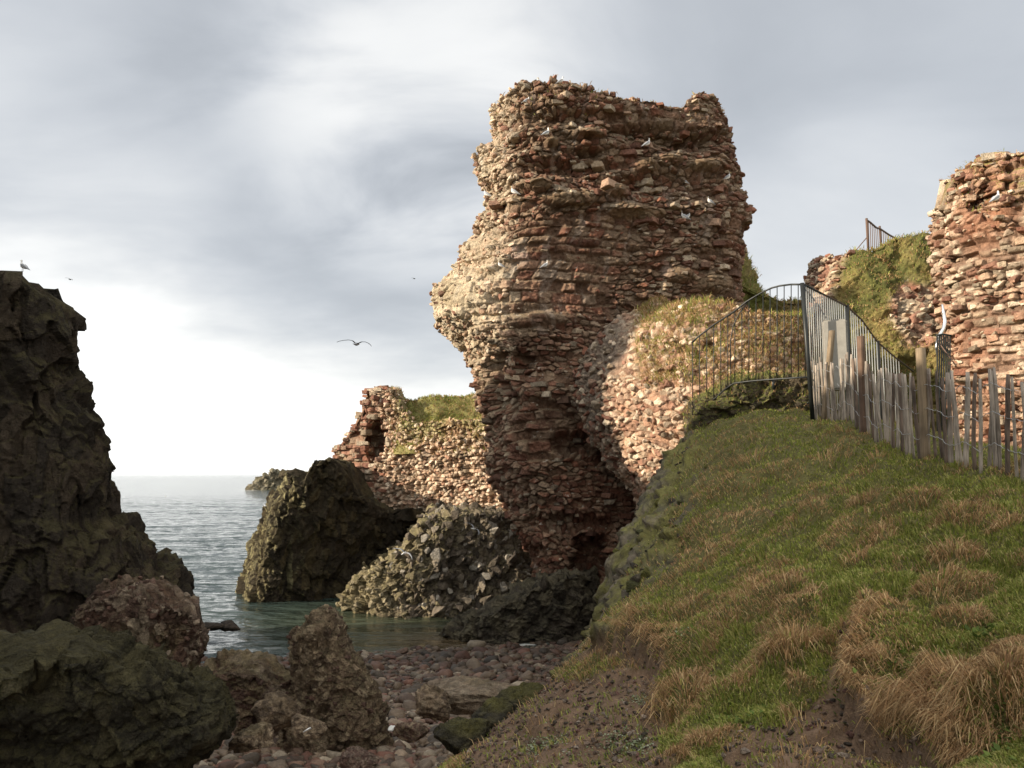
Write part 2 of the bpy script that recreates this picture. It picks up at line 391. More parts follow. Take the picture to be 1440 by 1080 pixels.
def masonry(s, z, seed, h=(.2, .42), wd=(.3, .75), prot=.06, miss=.12, palette=RED):
    """coursed blocks: displacement and colour for flattened arrays"""
    r = np.random.RandomState(seed); q = np.stack([s*.3, z*.3, s*0], 1)
    z2 = z + .10*noise3(q, seed) + .05*noise3(q*5, seed+1); s2 = s + .12*noise3(q*4, seed+2)
    zb = [z.min()-2]
    while zb[-1] < z.max()+2: zb.append(zb[-1]+r.uniform(*h))
    zb = np.array(zb); ci = np.clip(np.searchsorted(zb, z2)-1, 0, len(zb)-2)
    dv = np.minimum(z2-zb[ci], zb[ci+1]-z2); fv = (z2-zb[ci])/(zb[ci+1]-zb[ci])-.5
    du = np.zeros_like(s); bi = np.zeros(len(s), np.int64); fu = np.zeros_like(s)
    order = np.argsort(ci, kind='stable'); cs = ci[order]; bnd = np.searchsorted(cs, np.arange(len(zb)))
    for c in range(len(zb)-1):
        a = bnd[c]; b = bnd[c+1] if c+1 < len(bnd) else len(cs)
        if a == b: continue
        idx = order[a:b]; x = s2[idx]; hh = zb[c+1]-zb[c]
        nb = int((x.max()-x.min()+3)/(.5*(wd[0]+wd[1]))*1.6)+3
        xb = x.min()-1+np.concatenate([[0], np.cumsum(r.uniform(wd[0], wd[1], nb)*(.6+hh/h[1]*.5))])
        k = np.clip(np.searchsorted(xb, x)-1, 0, nb-1)
        du[idx] = np.minimum(x-xb[k], xb[k+1]-x); bi[idx] = k; fu[idx] = (x-xb[k])/(xb[k+1]-xb[k])-.5
    hb = hsh(ci.astype(np.int64), bi, np.zeros_like(bi), seed); r1 = h01(hb); r2 = h01(hsh(hb, bi, ci, seed+3)); r3 = h01(hsh(hb, bi, ci, seed+5)); r4 = h01(hsh(hb, bi, ci, seed+6))
    rr = .035+.05*r2
    e = ss(0, 1, np.clip(du/rr, 0, 1))*ss(0, 1, np.clip(dv/rr, 0, 1))
    pr = (r1-.4)*2*prot; pr = np.where(r2 < miss, -.16-.1*r3, pr); pr = np.where(r2 > .93, prot*1.5+.06, pr)
    disp = -.10*(1-e) + (pr + (r3-.5)*.09*fu + (r4-.3)*-.10*fv)*e
    c = pal(r3, palette)*(.8+.4*r4)[:, None]
    isst = e*(r2 >= miss)
    return disp, c, isst
def rubble(s, z, seed, sx=.34, sz=.17, prot=.09, palette=RED):
    q = np.stack([s*.5, z*.5, s*0], 1)
    s2 = s+.15*noise3(q*2.2, seed+8)+.04*noise3(q*9, seed+10); z2 = z+.10*noise3(q*2.2, seed+9)+.03*noise3(q*9, seed+11)
    f1, f2, idh, ox, oy = worley2(np.stack([s2/sx, z2/sz], 1), seed)
    r1 = h01(idh); r2 = h01(hsh(idh, idh >> 3, idh >> 7, seed+1)); r3 = h01(hsh(idh, idh >> 5, idh >> 2, seed+2))
    e = ss(0, .22, f2-f1); disp = -.12*(1-e)+((r1-.35)*2*prot+(r3-.5)*.10*ox-.10*(r2-.2)*oy)*e
    disp = np.where(r2 < .13, disp-.12*e, disp); disp = np.where(r2 > .92, disp+.10*e, disp)
    c = pal(r3, palette)*(.75+.5*r2)[:, None]
    return disp, c, e*(r2 >= .13)
def worleyo(p, seed=0, jit=0.9):
    i = np.floor(p).astype(np.int64); n = len(p)
    f1 = np.full(n, 9.0); idh = np.zeros(n, np.int64); of = np.zeros((n, 3))
    for a in (-1, 0, 1):
        for b in (-1, 0, 1):
            for c in (-1, 0, 1):
                h = hsh(i[:, 0]+a, i[:, 1]+b, i[:, 2]+c, seed)
                o = np.stack([p[:, 0]-(i[:, 0]+a+.5+((h & 1023)/1023-.5)*jit), p[:, 1]-(i[:, 1]+b+.5+(((h >> 10) & 1023)/1023-.5)*jit), p[:, 2]-(i[:, 2]+c+.5+(((h >> 20) & 1023)/1023-.5)*jit)], 1)
                d = (o*o).sum(1); m = d < f1; idh = np.where(m, h, idh); of[m] = o[m]; f1 = np.where(m, d, f1)
    return of, idh
def rocky(p, seed, A=(.6, .25, .1), sc_=(.25, .9, 2.6), stretch=(1, 1, 1), facet=.25, fsc=1.2, warp=.3):
    """broken rock: noise plus tilted cleavage facets at three scales"""
    q = p*np.array(stretch); wv = np.stack([fbm(q*.9, seed+20, 3), fbm(q*.9+9, seed+21, 3), fbm(q*.9+19, seed+22, 3)], 1)*warp
    d = 0
    for a, s_ in zip(A, sc_): d = d + a*fbm(q*s_+wv, seed+int(s_*10), 4)
    r0 = None
    for k, (m_, am) in enumerate(((1, 1), (2.3, .5), (5.1, .26))):
        of, idh = worleyo((q+wv)*fsc*m_, seed+31+k); g = _g[idh & 255]; r1 = h01(idh)
        d = d + facet*am*((r1-.5)*.9 + (g*of).sum(1)*1.5)
        if k == 1: r0 = r1
    d = d + facet*.18*fbm(q*fsc*9, seed+40, 3)
    return d, r0, np.ones(len(p))
def scatter_on(V, n, area_w, k, seed, size, protos, palette, flat=(1.0, .6, .6), embed=.3, mask=None, hor=True, jitter=.35, mul=(.75, 1.25), tilt0=0.):
    """embed k stones over a displaced surface; V,n flattened; size=(min,max) half-length"""
    r = np.random.RandomState(seed); wgt = area_w.copy()
    if mask is not None: wgt = wgt*mask
    if wgt.sum() <= 0: return None
    idx = np.searchsorted(np.cumsum(wgt)/wgt.sum(), r.rand(k)); idx = np.clip(idx, 0, len(V)-1)
    pos = V[idx].copy(); nn = n[idx]
    sz = np.exp(r.uniform(np.log(size[0]), np.log(size[1]), k))
    S = np.stack([sz*flat[0]*r.uniform(.8, 1.3, k), sz*flat[1]*r.uniform(.8, 1.2, k), sz*flat[2]*r.uniform(.7, 1.3, k)], 1)
    yaw = np.arctan2(-nn[:, 0], nn[:, 1]) + r.normal(0, jitter, k) if hor else r.uniform(0, 6.28, k)
    rot = rotm(yaw, tilt0+r.normal(0, jitter*.6, k), r.normal(0, jitter*.6, k))
    pos += nn*(S[:, 1]*(1-2*embed))[:, None]*.5
    c = pal(r.rand(k), palette)*r.uniform(mul[0], mul[1], k)[:, None]
    return stones(pos, S, rot, c, protos)
def garea(G):
    du = np.linalg.norm(np.roll(G, -1, 1)-G, axis=2); dv = np.zeros(G.shape[:2]); dv[:-1] = np.linalg.norm(G[1:]-G[:-1], axis=2)
    return (du*dv).ravel()
def merge(parts):
    VV, FF, CC = [], [], []; off = 0
    for p in parts:
        if p is None: continue
        V, Fa, C = p; fl = Fa if isinstance(Fa, list) else [Fa]
        FF += [f+off for f in fl]; VV.append(V); CC.append(C); off += len(V)
    return np.concatenate(VV), FF, np.concatenate(CC)
def upmoss(C, n, V, seed, amt=.6, col_=MOSS, lo_=.25, hi=.75, sc_=.8):
    m = ss(lo_, hi, n[:, 2]+.5*fbm(V*sc_, seed, 3))*amt
    return mixc(C, np.broadcast_to(col_, C.shape), m)
exec_parts = []
# ------------------------------------------------------------------ the tower
def finish(name, lo, disp, colfn, seed, mat, parent=None, smooth=1, extra=None, pit=None):
    n0 = orient(lo.G, gnormals(lo.G)).reshape(-1, 3); V0 = lo.G.reshape(-1, 3)
    d = disp.reshape(lo.G.shape[:2]).copy()
    if pit is not None:
        dp = pits(V0, n0, pit).reshape(d.shape); G1 = lo.G.copy(); G1[..., 1] += dp; lo.G = G1
    G, n = apply_disp(lo, d, smooth)
    n2 = orient(G, gnormals(G)).reshape(-1, 3); V = G.reshape(-1, 3); C = colfn(V, n2)
    parts = [(V, gfaces(*G.shape[:2]), C)]
    if extra: parts += extra(V, n2, garea(G))
    VV, FF, CC = merge(parts)
    o = mesh(name, VV, FF, mat, parent, CC, smooth='quads')
    return o, V, n2, G
SURF = {}

# ruined tower
T_left = [(118, 690), (140, 690), (168, 692), (185, 667), (225, 668), (250, 682), (285, 690), (298, 668), (318, 672), (345, 646), (368, 646), (405, 618), (435, 613), (460, 624), (485, 650), (515, 667), (560, 671), (590, 682), (650, 683), (690, 700), (712, 717), (740, 720), (790, 745), (830, 752), (860, 768), (930, 775)]
T_right = [(118, 1022), (150, 1032), (205, 1038), (250, 1042), (300, 1054), (330, 1051), (370, 1048), (420, 1054), (480, 1066), (620, 1066), (930, 1040)]
T_top = [(660, 146), (688, 140), (705, 128), (722, 121), (745, 115), (756, 119), (762, 125), (775, 118), (800, 120), (818, 128), (830, 133), (843, 139), (850, 135), (870, 137), (882, 142), (900, 139), (918, 141), (940, 145), (955, 148), (962, 151), (968, 137), (980, 130), (990, 128), (1005, 134), (1018, 142), (1026, 155), (1040, 175), (1060, 190)]
lo = loft(T_left, T_right, T_top, 930, 30.0, 2.3, [(0, .35), (.035, -.15), (.15, -1), (.5, -.72), (.95, -.28), (1, .2), (.94, 1), (.05, 1)], n_u=760, n_v=900, n_cap=24)
V0 = lo.G.reshape(-1, 3); s = lo.s.ravel()+.0; z = V0[:, 2]; px0, py0 = proj(V0)
dA, cA, eA = masonry(s, z, 11, h=(.2, .40), wd=(.35, .85), prot=.07, miss=.15)
dB, cB, eB = rubble(s, z, 12, .30, .165, .11)
nz = fbm(np.stack([s*.35, z*.35, s*0], 1), 44, 3)
def ell(px, py, cx, cy, rx, ry): return np.exp(-(((px-cx)/rx)**2+((py-cy)/ry)**2))
course = ell(px0, py0, 800, 360, 120, 75)+ell(px0, py0, 760, 610, 70, 60)*.9+ell(px0, py0, 1040, 400, 35, 160)*.7+ell(px0, py0, 930, 160, 110, 35)*.8+ell(px0, py0, 720, 430, 60, 60)*.8
mk = ss(.38, .60, course+nz*.6)
low = fbm(np.stack([V0[:, 0]*.30, V0[:, 1]*.3, V0[:, 2]*.30], 1), 50, 3)*.45
strata = fbm(np.stack([s*.22, z*1.0, s*0+3], 1), 51, 3)*.26 + fbm(np.stack([s*.8, z*2.2, s*0+3], 1), 52, 2)*.09
fine = fbm(V0*2.6, 53, 4)*.20+fbm(V0*11, 56, 3)*.05
capm = np.zeros(lo.G.shape[:2]); capm[lo.nv:] = 1; capm = capm.ravel()
disp = low*.6+strata*(1-.5*mk)+fine+(mk*dA*.65+(1-mk)*dB*.80)*(1-.6*capm)
# big embedded lumps (mortared ledges) seen on the face: (px,py,rx,ry,out)
lumps = [(830, 187, 26, 7, .45), (757, 262, 24, 9, .40), (800, 280, 45, 10, .30), (862, 270, 18, 10, .45), (720, 285, 30, 10, .3), (905, 235, 16, 9, .35), (985, 236, 25, 8, .35), (940, 226, 20, 6, .25), (880, 292, 30, 8, .25), (775, 200, 10, 6, .3), (640, 425, 26, 30, .25), (955, 388, 20, 12, .25), (900, 300, 40, 8, .2), (1000, 400, 30, 14, .2), (770, 450, 60, 10, .2), (830, 215, 20, 6, -.35), (900, 185, 60, 11, -.45), (970, 200, 50, 12, -.45), (800, 235, 60, 10, -.4), (720, 200, 30, 10, -.25), (820, 165, 60, 9, -.25), (890, 258, 30, 8, -.3), (780, 545, 60, 25, .2), (700, 540, 12, 45, -.45), (720, 560, 10, 25, -.4), (860, 520, 60, 50, .25)]
lm = np.zeros(len(V0))
for (cx, cy, rx, ry, am) in lumps: lm = np.maximum(lm, (am > 0)*np.exp(-((((px0-cx)/rx)**2+((py0-cy)/ry)**2)**2)))
disp = disp*(1-.45*lm)
for (cx, cy, rx, ry, am) in lumps: disp += 1.45*am*np.exp(-((((px0-cx)/rx)**2+((py0-cy)/ry)**2)**1.5))*(V0[:, 1] < 31)
caves = [(832, 785, 25, 34, 1.3, 2.5), (812, 625, 36, 15, .8, 2.5), (880, 668, 34, 9, .6, 2), (862, 640, 30, 12, .6, 2), (800, 735, 60, 14, .5), (735, 520, 12, 30, .5)]
def tower_col(V, n):
    C = cA*mk[:, None]+cB*(1-mk)[:, None]; e = eA*mk+eB*(1-mk)
    C = mixc(np.broadcast_to(EARTH*1.0, C.shape), C, np.clip(e*.86+.04, 0, 1))
    up_ = ss(.35, .8, n[:, 2]+.3*fbm(V*1.5, 61, 2)); grey = ss(-.1, .5, fbm(V*.5, 62, 3))
    C = mixc(C, np.broadcast_to((.27, .22, .155), C.shape), .6*grey)
    px, py = proj(V)
    C = mixc(C, np.broadcast_to((.68, .58, .42), C.shape), np.clip(.85*ell(px, py, 634, 425, 30, 45)+.5*ss(735, 690, px)*ss(560, 480, py), 0, .85))  # left flank and bulge painted paler to look sunlit
    redz = ss(560, 760, py)*ss(-.4, .3, fbm(V*.6, 63, 2)); C = mixc(C, np.broadcast_to((.22, .10, .065), C.shape), .55*redz)
    C = mixc(C, np.broadcast_to(LICH, C.shape), up_*.45); strk = ss(.28, .5, fbm(np.stack([s*2.6, z*.55, s*0], 1), 66, 3)+.25*ss(-.2, .4, fbm(V*.6, 67, 2)))*(py < 470); C = mixc(C, np.broadcast_to((.62, .60, .54), C.shape), strk*.32)
    C = mixc(C, np.broadcast_to((.29, .235, .15), C.shape), lm*.7*(py < 430))
    C = C*(np.array([.70, .62, .59])*ss(700, 750, px)[:, None]+(1-ss(700, 750, px))[:, None])  # front: redder stone, plus shade put into its colour
    wsp = ss(.52, .62, fbm(V*6, 64, 3)+.25*n[:, 2]); C = mixc(C, np.broadcast_to((.6, .58, .52), C.shape), wsp*.5)
    return C
def tower_extra(V, n, A):
    px, py = proj(V); side = ss(745, 690, px)*(py < 520); out = []
    fr = (n[:, 1] < .5)*(py < 900)
    out.append(scatter_on(V, n, A, 1300, 1, (.04, .16), PR_RUB, PALE+RED[3:], (1, .8, .7), .5, fr*side*1.0, jitter=.6))  # paler stones add to the sunlit look painted on the flank
    out.append(scatter_on(V, n, A, 420, 2, (.07, .28), PR_BOX, RED, (1, .8, .46), .72, fr*(1-side)*(py < 560)*(1-ss(.2, .5, ell(px, py, 800, 355, 120, 60))), jitter=.10))
    out.append(scatter_on(V, n, A, 1500, 3, (.03, .13), PR_RUB, RED, (1, .7, .6), .62, fr*(1-side), jitter=.3))
    out.append(scatter_on(V, n, A, 160, 4, (.10, .26), PR_BOX, RED, (1, .8, .45), .45, fr*(py > 540), jitter=.12, mul=(.45, .8)))
    topm = (n[:, 2] > .4)*(py < 200)
    out.append(scatter_on(V, n, A, 300, 6, (.06, .20), PR_RUB, RED, (1, .8, .6), .75, topm*1.0, hor=False, jitter=.2))
    return out
tower = empty('ruined_tower', tuple(P(860, 900, 30.0)))
tag(tower, 'tall ruined red sandstone tower crumbling above the shore, narrower at its eroded foot', 'tower ruin')
def under(o, root):
    o.parent = root; o.matrix_parent_inverse = root.matrix_basis.inverted(); return o
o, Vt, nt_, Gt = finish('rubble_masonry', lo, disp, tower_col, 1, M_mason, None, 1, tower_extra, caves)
under(o, tower); SURF['tower'] = (Vt, nt_, garea(Gt))

# ------------------------------------------------------------------ rubble mound beside the tower
def rubcol(palette, earth=EARTH, seed=0):
    def f(c, e, C_=None): return mixc(np.broadcast_to(earth, c.shape), c, e)
    return f
mo_left = [(420, 905), (432, 880), (450, 852), (480, 828), (520, 812), (560, 806), (600, 820), (640, 850), (690, 885), (760, 900)]
mo_right = [(420, 1140), (760, 1150)]
mo_top = [(790, 425), (860, 424), (885, 423), (920, 422), (960, 427), (985, 421), (1010, 428), (1030, 436), (1060, 446), (1100, 440), (1145, 448)]
lo = loft(mo_left, mo_right, mo_top, 760, 25.5, 3.6, [(0, .5), (.05, -.2), (.3, -.75), (.62, -1), (.9, -1), (1, -.6), (1, 1), (.05, 1)], n_u=520, n_v=420, n_cap=24, yslope=.7)
V0 = lo.G.reshape(-1, 3); s = lo.s.ravel(); px0, py0 = proj(V0)
dB, cB, eB = rubble(s, V0[:, 2], 22, .22, .17, .10, RED[3:]+PALE); dF = fbm(V0*.6, 23, 4)*.45+fbm(V0*2.5, 24, 3)*.16
smoothz = ss(-.2, .5, ell(px0, py0, 850, 470, 70, 60)*1.6-.5)
disp = dF*.8+dB*.45*(1-.6*smoothz)+fbm(V0*7, 26, 3)*.05
def mound_col(V, n):
    px, py = proj(V); C = mixc(np.broadcast_to((.44, .27, .18), cB.shape), cB*1.15, eB*.8)
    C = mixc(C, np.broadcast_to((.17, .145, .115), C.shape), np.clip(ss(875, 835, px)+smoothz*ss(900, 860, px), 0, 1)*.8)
    g = ss(.25, .6, n[:, 2]+.35*fbm(V*1.1, 25, 3))*ss(880, 905, px)*ss(560, 500, py)
    C = mixc(C, np.broadcast_to((.22, .19, .07), C.shape), g*.9); return C
def mound_extra(V, n, A):
    px, py = proj(V); fr = (n[:, 1] < .4)*(py < 700)*(1-ss(.5, .9, n[:, 2]))
    return [scatter_on(V, n, A, 2300, 31, (.025, .13), PR_RUB, PALE+RED[3:], (1, .8, .7), .3, fr*ss(835, 880, px), jitter=.8),
            scatter_on(V, n, A, 500, 32, (.06, .2), PR_RUB, RED, (1, .8, .6), .35, fr*ss(880, 840, px), jitter=.6)]
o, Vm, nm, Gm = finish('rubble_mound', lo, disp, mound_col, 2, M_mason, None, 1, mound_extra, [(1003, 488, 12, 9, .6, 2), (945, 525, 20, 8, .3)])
tag(o, 'rounded mound of collapsed rubble with grassy top, between tower and metal railing', 'rubble mound'); SURF['mound'] = (Vm, nm, garea(Gm))

# ------------------------------------------------------------------ sunlit ruined wall in the background
bw_left = [(540, 468), (700, 469), (800, 480)]
bw_right = [(540, 760), (800, 790)]
bw_top = [(465, 640), (470, 634), (480, 627), (490, 608), (500, 600), (506, 575), (514, 568), (517, 549), (530, 547), (552, 549), (555, 558), (566, 572), (580, 592), (600, 596), (650, 594), (690, 590), (790, 590)]
lo = loft(bw_left, bw_right, bw_top, 800, 38.5, 2.0, [(0, 1.9), (.02, 1.5), (.12, 1.1), (.5, -.2), (.98, -1.6), (1, 0), (1, 1.9), (.1, 2.6)], n_u=700, n_v=380, n_cap=14, crush=20, back=1.0)
V0 = lo.G.reshape(-1, 3); s = lo.s.ravel(); px0, py0 = proj(V0)
dB, cB, eB = rubble(s, V0[:, 2], 42, .20, .16, .09, PALE+RED[3:6]); dA, cA, eA = masonry(s, V0[:, 2], 43, (.22, .34), (.4, .7), .05, .1, RED)
pier = ss(.25, .5, ell(px0, py0, 485, 665, 40, 60)+ell(px0, py0, 515, 600, 20, 60)*.8)
disp = pier*dA+(1-pier)*dB*1.2+fbm(V0*.5, 45, 3)*.35+fbm(V0*2, 46, 3)*.12
def bw_col(V, n):
    px, py = proj(V); C = (cA*pier[:, None]+cB*(1-pier)[:, None]); C = mixc(np.broadcast_to((.30, .21, .14), C.shape), C, (eA*pier+eB*(1-pier))*.9+.1)
    C = mixc(C, np.broadcast_to((.27, .25, .10), C.shape), ss(625, 598, py+12*fbm(V*1.2, 47, 2))*ss(545, 575, px)*.8)
    C = mixc(C, np.broadcast_to((.28, .15, .10), C.shape), ss(.1, .5, fbm(V*.5, 48, 3)+.25*ss(560, 500, px))*.6)
    return C
def bw_extra(V, n, A):
    px, py = proj(V); fr = (n[:, 1] < .3)*(py < 770)
    return [scatter_on(V, n, A, 5000, 51, (.03, .125), PR_RUB, PALE, (1, .8, .75), .35, fr*ss(500, 540, px), jitter=.9),
            scatter_on(V, n, A, 350, 52, (.12, .24), PR_BOX, RED, (1, .8, .5), .4, fr*ss(560, 500, px), jitter=.12)]
o, Vb, nb, Gb = finish('ruined_wall', lo, disp, bw_col, 3, M_mason, None, 1, bw_extra, [(528, 622, 12, 30, 1.8, 4), (640, 690, 10, 6, .2)])
tag(o, 'long sunlit ruined rubble wall with dark doorway, on the cliff behind the tower', 'wall ruin'); SURF['bwall'] = (Vb, nb, garea(Gb))

# turf bank on top of that wall
lo = loft([(545, 555), (600, 545), (700, 545)], [(545, 780), (700, 800)], [(540, 590), (556, 568), (565, 563), (590, 562), (620, 559), (668, 554), (700, 552), (800, 552)], 640, 40.6, 2.0, [(0, 0), (.05, -.9), (.5, -.95), (1, -1), (1, 1), (.1, 1)], n_u=220, n_v=90, n_cap=10, yslope=1.6)
V0 = lo.G.reshape(-1, 3); disp = fbm(V0*.7, 71, 4)*.35+fbm(V0*2.5, 72, 3)*.10
def turfc(V, n): return mixc(np.broadcast_to((.13, .15, .035), V.shape)*1.0, np.broadcast_to((.25, .22, .09), V.shape), ss(-.4, .4, fbm(V*.9, 73, 3)))
o, Vg, ng, Gg = finish('hillside', lo, disp, turfc, 4, M_ground, None, 1); tag(o, kind='structure'); SURF['turf'] = (Vg, ng, garea(Gg))

# ------------------------------------------------------------------ rocks (structure cliffs and outcrops)
def rock_obj(name, left, right, top, bot, Yc, ty, poly=ELL, nu=360, nvv=300, seed=1, A=(.6, .25, .1), sc_=(.25, .9, 2.6), stretch=(1, 1, 1), facet=.25, fsc=1.2, warp=.3, pal_=DARK, moss=.5, mosscol=MOSS, mat=None, yslope=0., pit=None, extra=None, crush=60, colf=None, ncap=16, mosslo=.2):
    lo = loft(left, right, top, bot, Yc, ty, poly, n_u=nu, n_v=nvv, n_cap=ncap, yslope=yslope, crush=crush)
    V0 = lo.G.reshape(-1, 3); d, r1, e = rocky(V0, seed, A, sc_, stretch, facet, fsc, warp)
    def cf(V, n):
        C = pal(r1, pal_)*(.7+.3*e)[:, None]; C = C*(1+.35*fbm(V*1.3, seed+5, 3))[:, None]
        if colf is not None: C = colf(V, n, C)
        return upmoss(C, n, V, seed+6, moss, mosscol, mosslo, mosslo+.5)
    o, V, n, G = finish(name, lo, d, cf, seed, mat or M_rock, None, 1, extra, pit)
    return o, V, n, garea(G)
YELO = np.array((.30, .26, .12))
# promontory below that wall
def promc(V, n, C):
    lf = ss(-.1, -.7, n[:, 0])*ss(-.5, .3, fbm(V*1.5, 88, 4))*ss(-7.2, -8.6, V[:, 0]); return mixc(C, np.broadcast_to((.30, .27, .14), C.shape), lf*.8)  # sunlit strip painted into the colour of left-facing rock
o, V, n, A_ = rock_obj('sea_cliff', [(660, 400), (668, 399), (680, 386), (740, 364), (800, 346), (838, 337), (860, 335)], [(630, 700), (720, 720), (860, 720)],
    [(340, 668), (400, 667), (410, 668), (424, 684), (433, 668), (440, 657), (450, 650), (470, 652), (480, 668), (500, 700), (545, 722), (600, 726), (720, 735)], 862, 37.6, 3.0,
    [(0, .1), (.008, -.35), (.042, -1.1), (.3, -.45), (.62, .4), (.8, .3), (1, .5), (1, 1.3), (.1, 1.1), (.02, .7)], nu=520, nvv=300, seed=81, A=(.22, .20, .12), facet=.19, fsc=1.3, stretch=(1, 1, .6), pal_=[(.045, .035, .024), (.055, .044, .028), (.036, .029, .02), (.07, .055, .03)], moss=.3, mosscol=np.array((.085, .075, .025)), colf=promc,
    pit=[(600, 770, 36, 34, 1.6, 2)], crush=30, mosslo=.3)
tag(o, kind='structure'); SURF['prom'] = (V, n, A_)
# lit jointed outcrop
def outc(V, n, C):
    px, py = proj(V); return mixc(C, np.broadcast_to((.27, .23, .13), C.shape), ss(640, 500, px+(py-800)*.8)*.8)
def out_ex(V, n, A):
    px, py = proj(V); fr = (n[:, 1] < .6)*(py < 865)*(py > 700)
    return [scatter_on(V, n, A, 1500, 91, (.05, .30), PR_RUB, [(.15, .125, .095), (.11, .09, .068), (.20, .17, .13), (.08, .066, .052), (.34, .31, .26), (.12, .10, .075)], (1, .8, .55), .55, fr*ss(520, 620, px), jitter=.4, tilt0=.75),
            scatter_on(V, n, A, 700, 92, (.05, .22), PR_RUB, [(.24, .205, .125), (.19, .16, .095), (.28, .24, .16)], (1, .8, .7), .65, fr*ss(640, 500, px), jitter=.5)]
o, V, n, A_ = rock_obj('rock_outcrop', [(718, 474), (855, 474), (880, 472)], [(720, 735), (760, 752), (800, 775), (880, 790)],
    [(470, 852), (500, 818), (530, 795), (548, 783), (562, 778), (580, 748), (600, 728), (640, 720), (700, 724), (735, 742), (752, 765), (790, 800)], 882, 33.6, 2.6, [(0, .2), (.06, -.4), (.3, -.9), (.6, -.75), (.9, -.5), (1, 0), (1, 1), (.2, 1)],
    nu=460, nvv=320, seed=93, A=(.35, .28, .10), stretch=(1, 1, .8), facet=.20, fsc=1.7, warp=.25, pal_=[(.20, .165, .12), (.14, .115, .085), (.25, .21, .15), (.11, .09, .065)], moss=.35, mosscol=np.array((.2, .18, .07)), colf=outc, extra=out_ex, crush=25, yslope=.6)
tag(o, 'sunlit jointed rock outcrop at the water below the background wall', 'rock outcrop')
# low dark rock at tower foot
o, V, n, A_ = rock_obj('shore_rock', [(800, 640), (860, 622), (930, 618)], [(800, 840), (930, 850)], [(615, 885), (628, 868), (660, 862), (700, 848), (730, 832), (752, 818), (790, 806), (850, 800)], 930, 28.2, 1.5, nu=360, nvv=200, seed=101, A=(.3, .2, .08), facet=.17, fsc=1.3,
    pal_=[(.085, .072, .055), (.06, .052, .04), (.11, .095, .065)], moss=.25, mosscol=np.array((.13, .12, .06)), crush=20)
tag(o, 'low dark wet rock shelf hugging the foot of the tower', 'rock')
# great dark cliff on the left
o, V, n, A_ = rock_obj('sea_cliff', [(300, -760), (1100, -760)], [(385, 108), (450, 109), (470, 115), (500, 120), (540, 127), (560, 128), (575, 140), (610, 158), (650, 168), (690, 173), (724, 176), (732, 196), (745, 208), (765, 228), (790, 250), (802, 262), (830, 267), (900, 268), (1100, 270)],
    [(-760, 250), (-300, 350), (-60, 388), (0, 402), (14, 401), (30, 404), (42, 406), (52, 415), (62, 425), (88, 438), (105, 450), (300, 452)], 1080, 24.2, 2.3, [(0, -1.6), (.1, -2), (.5, -1.5), (.86, -1), (.96, -.6), (1, 0), (.97, .6), (.9, .7), (.6, .3), (.1, -.4)],
    nu=760, nvv=460, seed=111, A=(.45, .30, .12), sc_=(.3, .8, 2.2), facet=.26, fsc=.8, stretch=(1, 1, .45), pal_=[(.042, .032, .023), (.058, .044, .03), (.034, .027, .02)], moss=.5, mosscol=np.array((.07, .062, .02)), crush=90, mosslo=.15)
tag(o, kind='structure'); SURF['cliff'] = (V, n, A_)
# islet far out
o, V, n, A_ = rock_obj('skerry', [(660, 347), (700, 345)], [(660, 430), (700, 431)], [(346, 689), (352, 684), (365, 676), (378, 668), (385, 663), (392, 664), (405, 665), (418, 672), (424, 680), (430, 689)], 696, 290, 5, nu=160, nvv=70, seed=121, A=(1.0, .6, .3), sc_=(.08, .3, .8), facet=.8, fsc=.4, pal_=[(.16, .14, .10), (.11, .10, .07), (.22, .2, .15)], moss=.3, crush=3)
tag(o, 'small rocky skerry far out on the sea under the horizon', 'islet')

# ------------------------------------------------------------------ right hand ruin
rr_left = [(200, 1312), (290, 1312), (340, 1311), (372, 1316), (400, 1318), (450, 1322), (500, 1335), (560, 1335), (760, 1330)]
rr_right = [(200, 1680), (760, 1680)]
rr_top = [(1305, 310), (1313, 285), (1322, 268), (1335, 256), (1345, 243), (1358, 232), (1372, 225), (1392, 220), (1415, 214), (1440, 208), (1500, 200), (1680, 200)]
lo = loft(rr_left, rr_right, rr_top, 760, 21.5, 2.4, [(0, .9), (.03, .1), (.10, -.15), (.5, -.9), (1, -1.8), (1, 1), (.1, 1.2)], n_u=480, n_v=520, n_cap=16)
V0 = lo.G.reshape(-1, 3); s = lo.s.ravel(); px0, py0 = proj(V0)
dA, cA, eA = masonry(s, V0[:, 2], 131, (.16, .26), (.25, .6), .05, .15, PALE+RED[3:]); dB, cB, eB = rubble(s, V0[:, 2], 132, .28, .15, .10, PALE+RED[3:])
mk2 = ss(-.1, .2, fbm(V0*.5, 133, 2)); disp = mk2*dA+(1-mk2)*dB+fbm(V0*.5, 134, 3)*.4+fbm(np.stack([s*.4, V0[:, 2]*2, s*0], 1), 135, 3)*.14+fbm(V0*4, 136, 2)*.05
def rr_col(V, n):
    C = cA*mk2[:, None]+cB*(1-mk2)[:, None]; C = mixc(np.broadcast_to((.26, .17, .12), C.shape), C, (eA*mk2+eB*(1-mk2))*.9)
    px, py = proj(V); C = mixc(C, np.broadcast_to((.36, .17, .10), C.shape), ss(-.2, .4, fbm(V*.45, 137, 3))*.65)
    return mixc(C, np.broadcast_to((.2, .19, .05), C.shape), ss(.3, .7, n[:, 2]+.3*fbm(V*1, 138, 2))*ss(300, 250, py)*.8)
def rr_extra(V, n, A):
    px, py = proj(V); fr = (n[:, 1] < .4)*(px < 1600)*(py < 700)
    return [scatter_on(V, n, A, 900, 141, (.05, .19), PR_BOX, PALE[3:]+RED, (1, .8, .5), .62, fr*1.0, jitter=.15), scatter_on(V, n, A, 1500, 142, (.03, .13), PR_RUB, PALE+RED, (1, .8, .6), .5, fr*1.0, jitter=.4)]
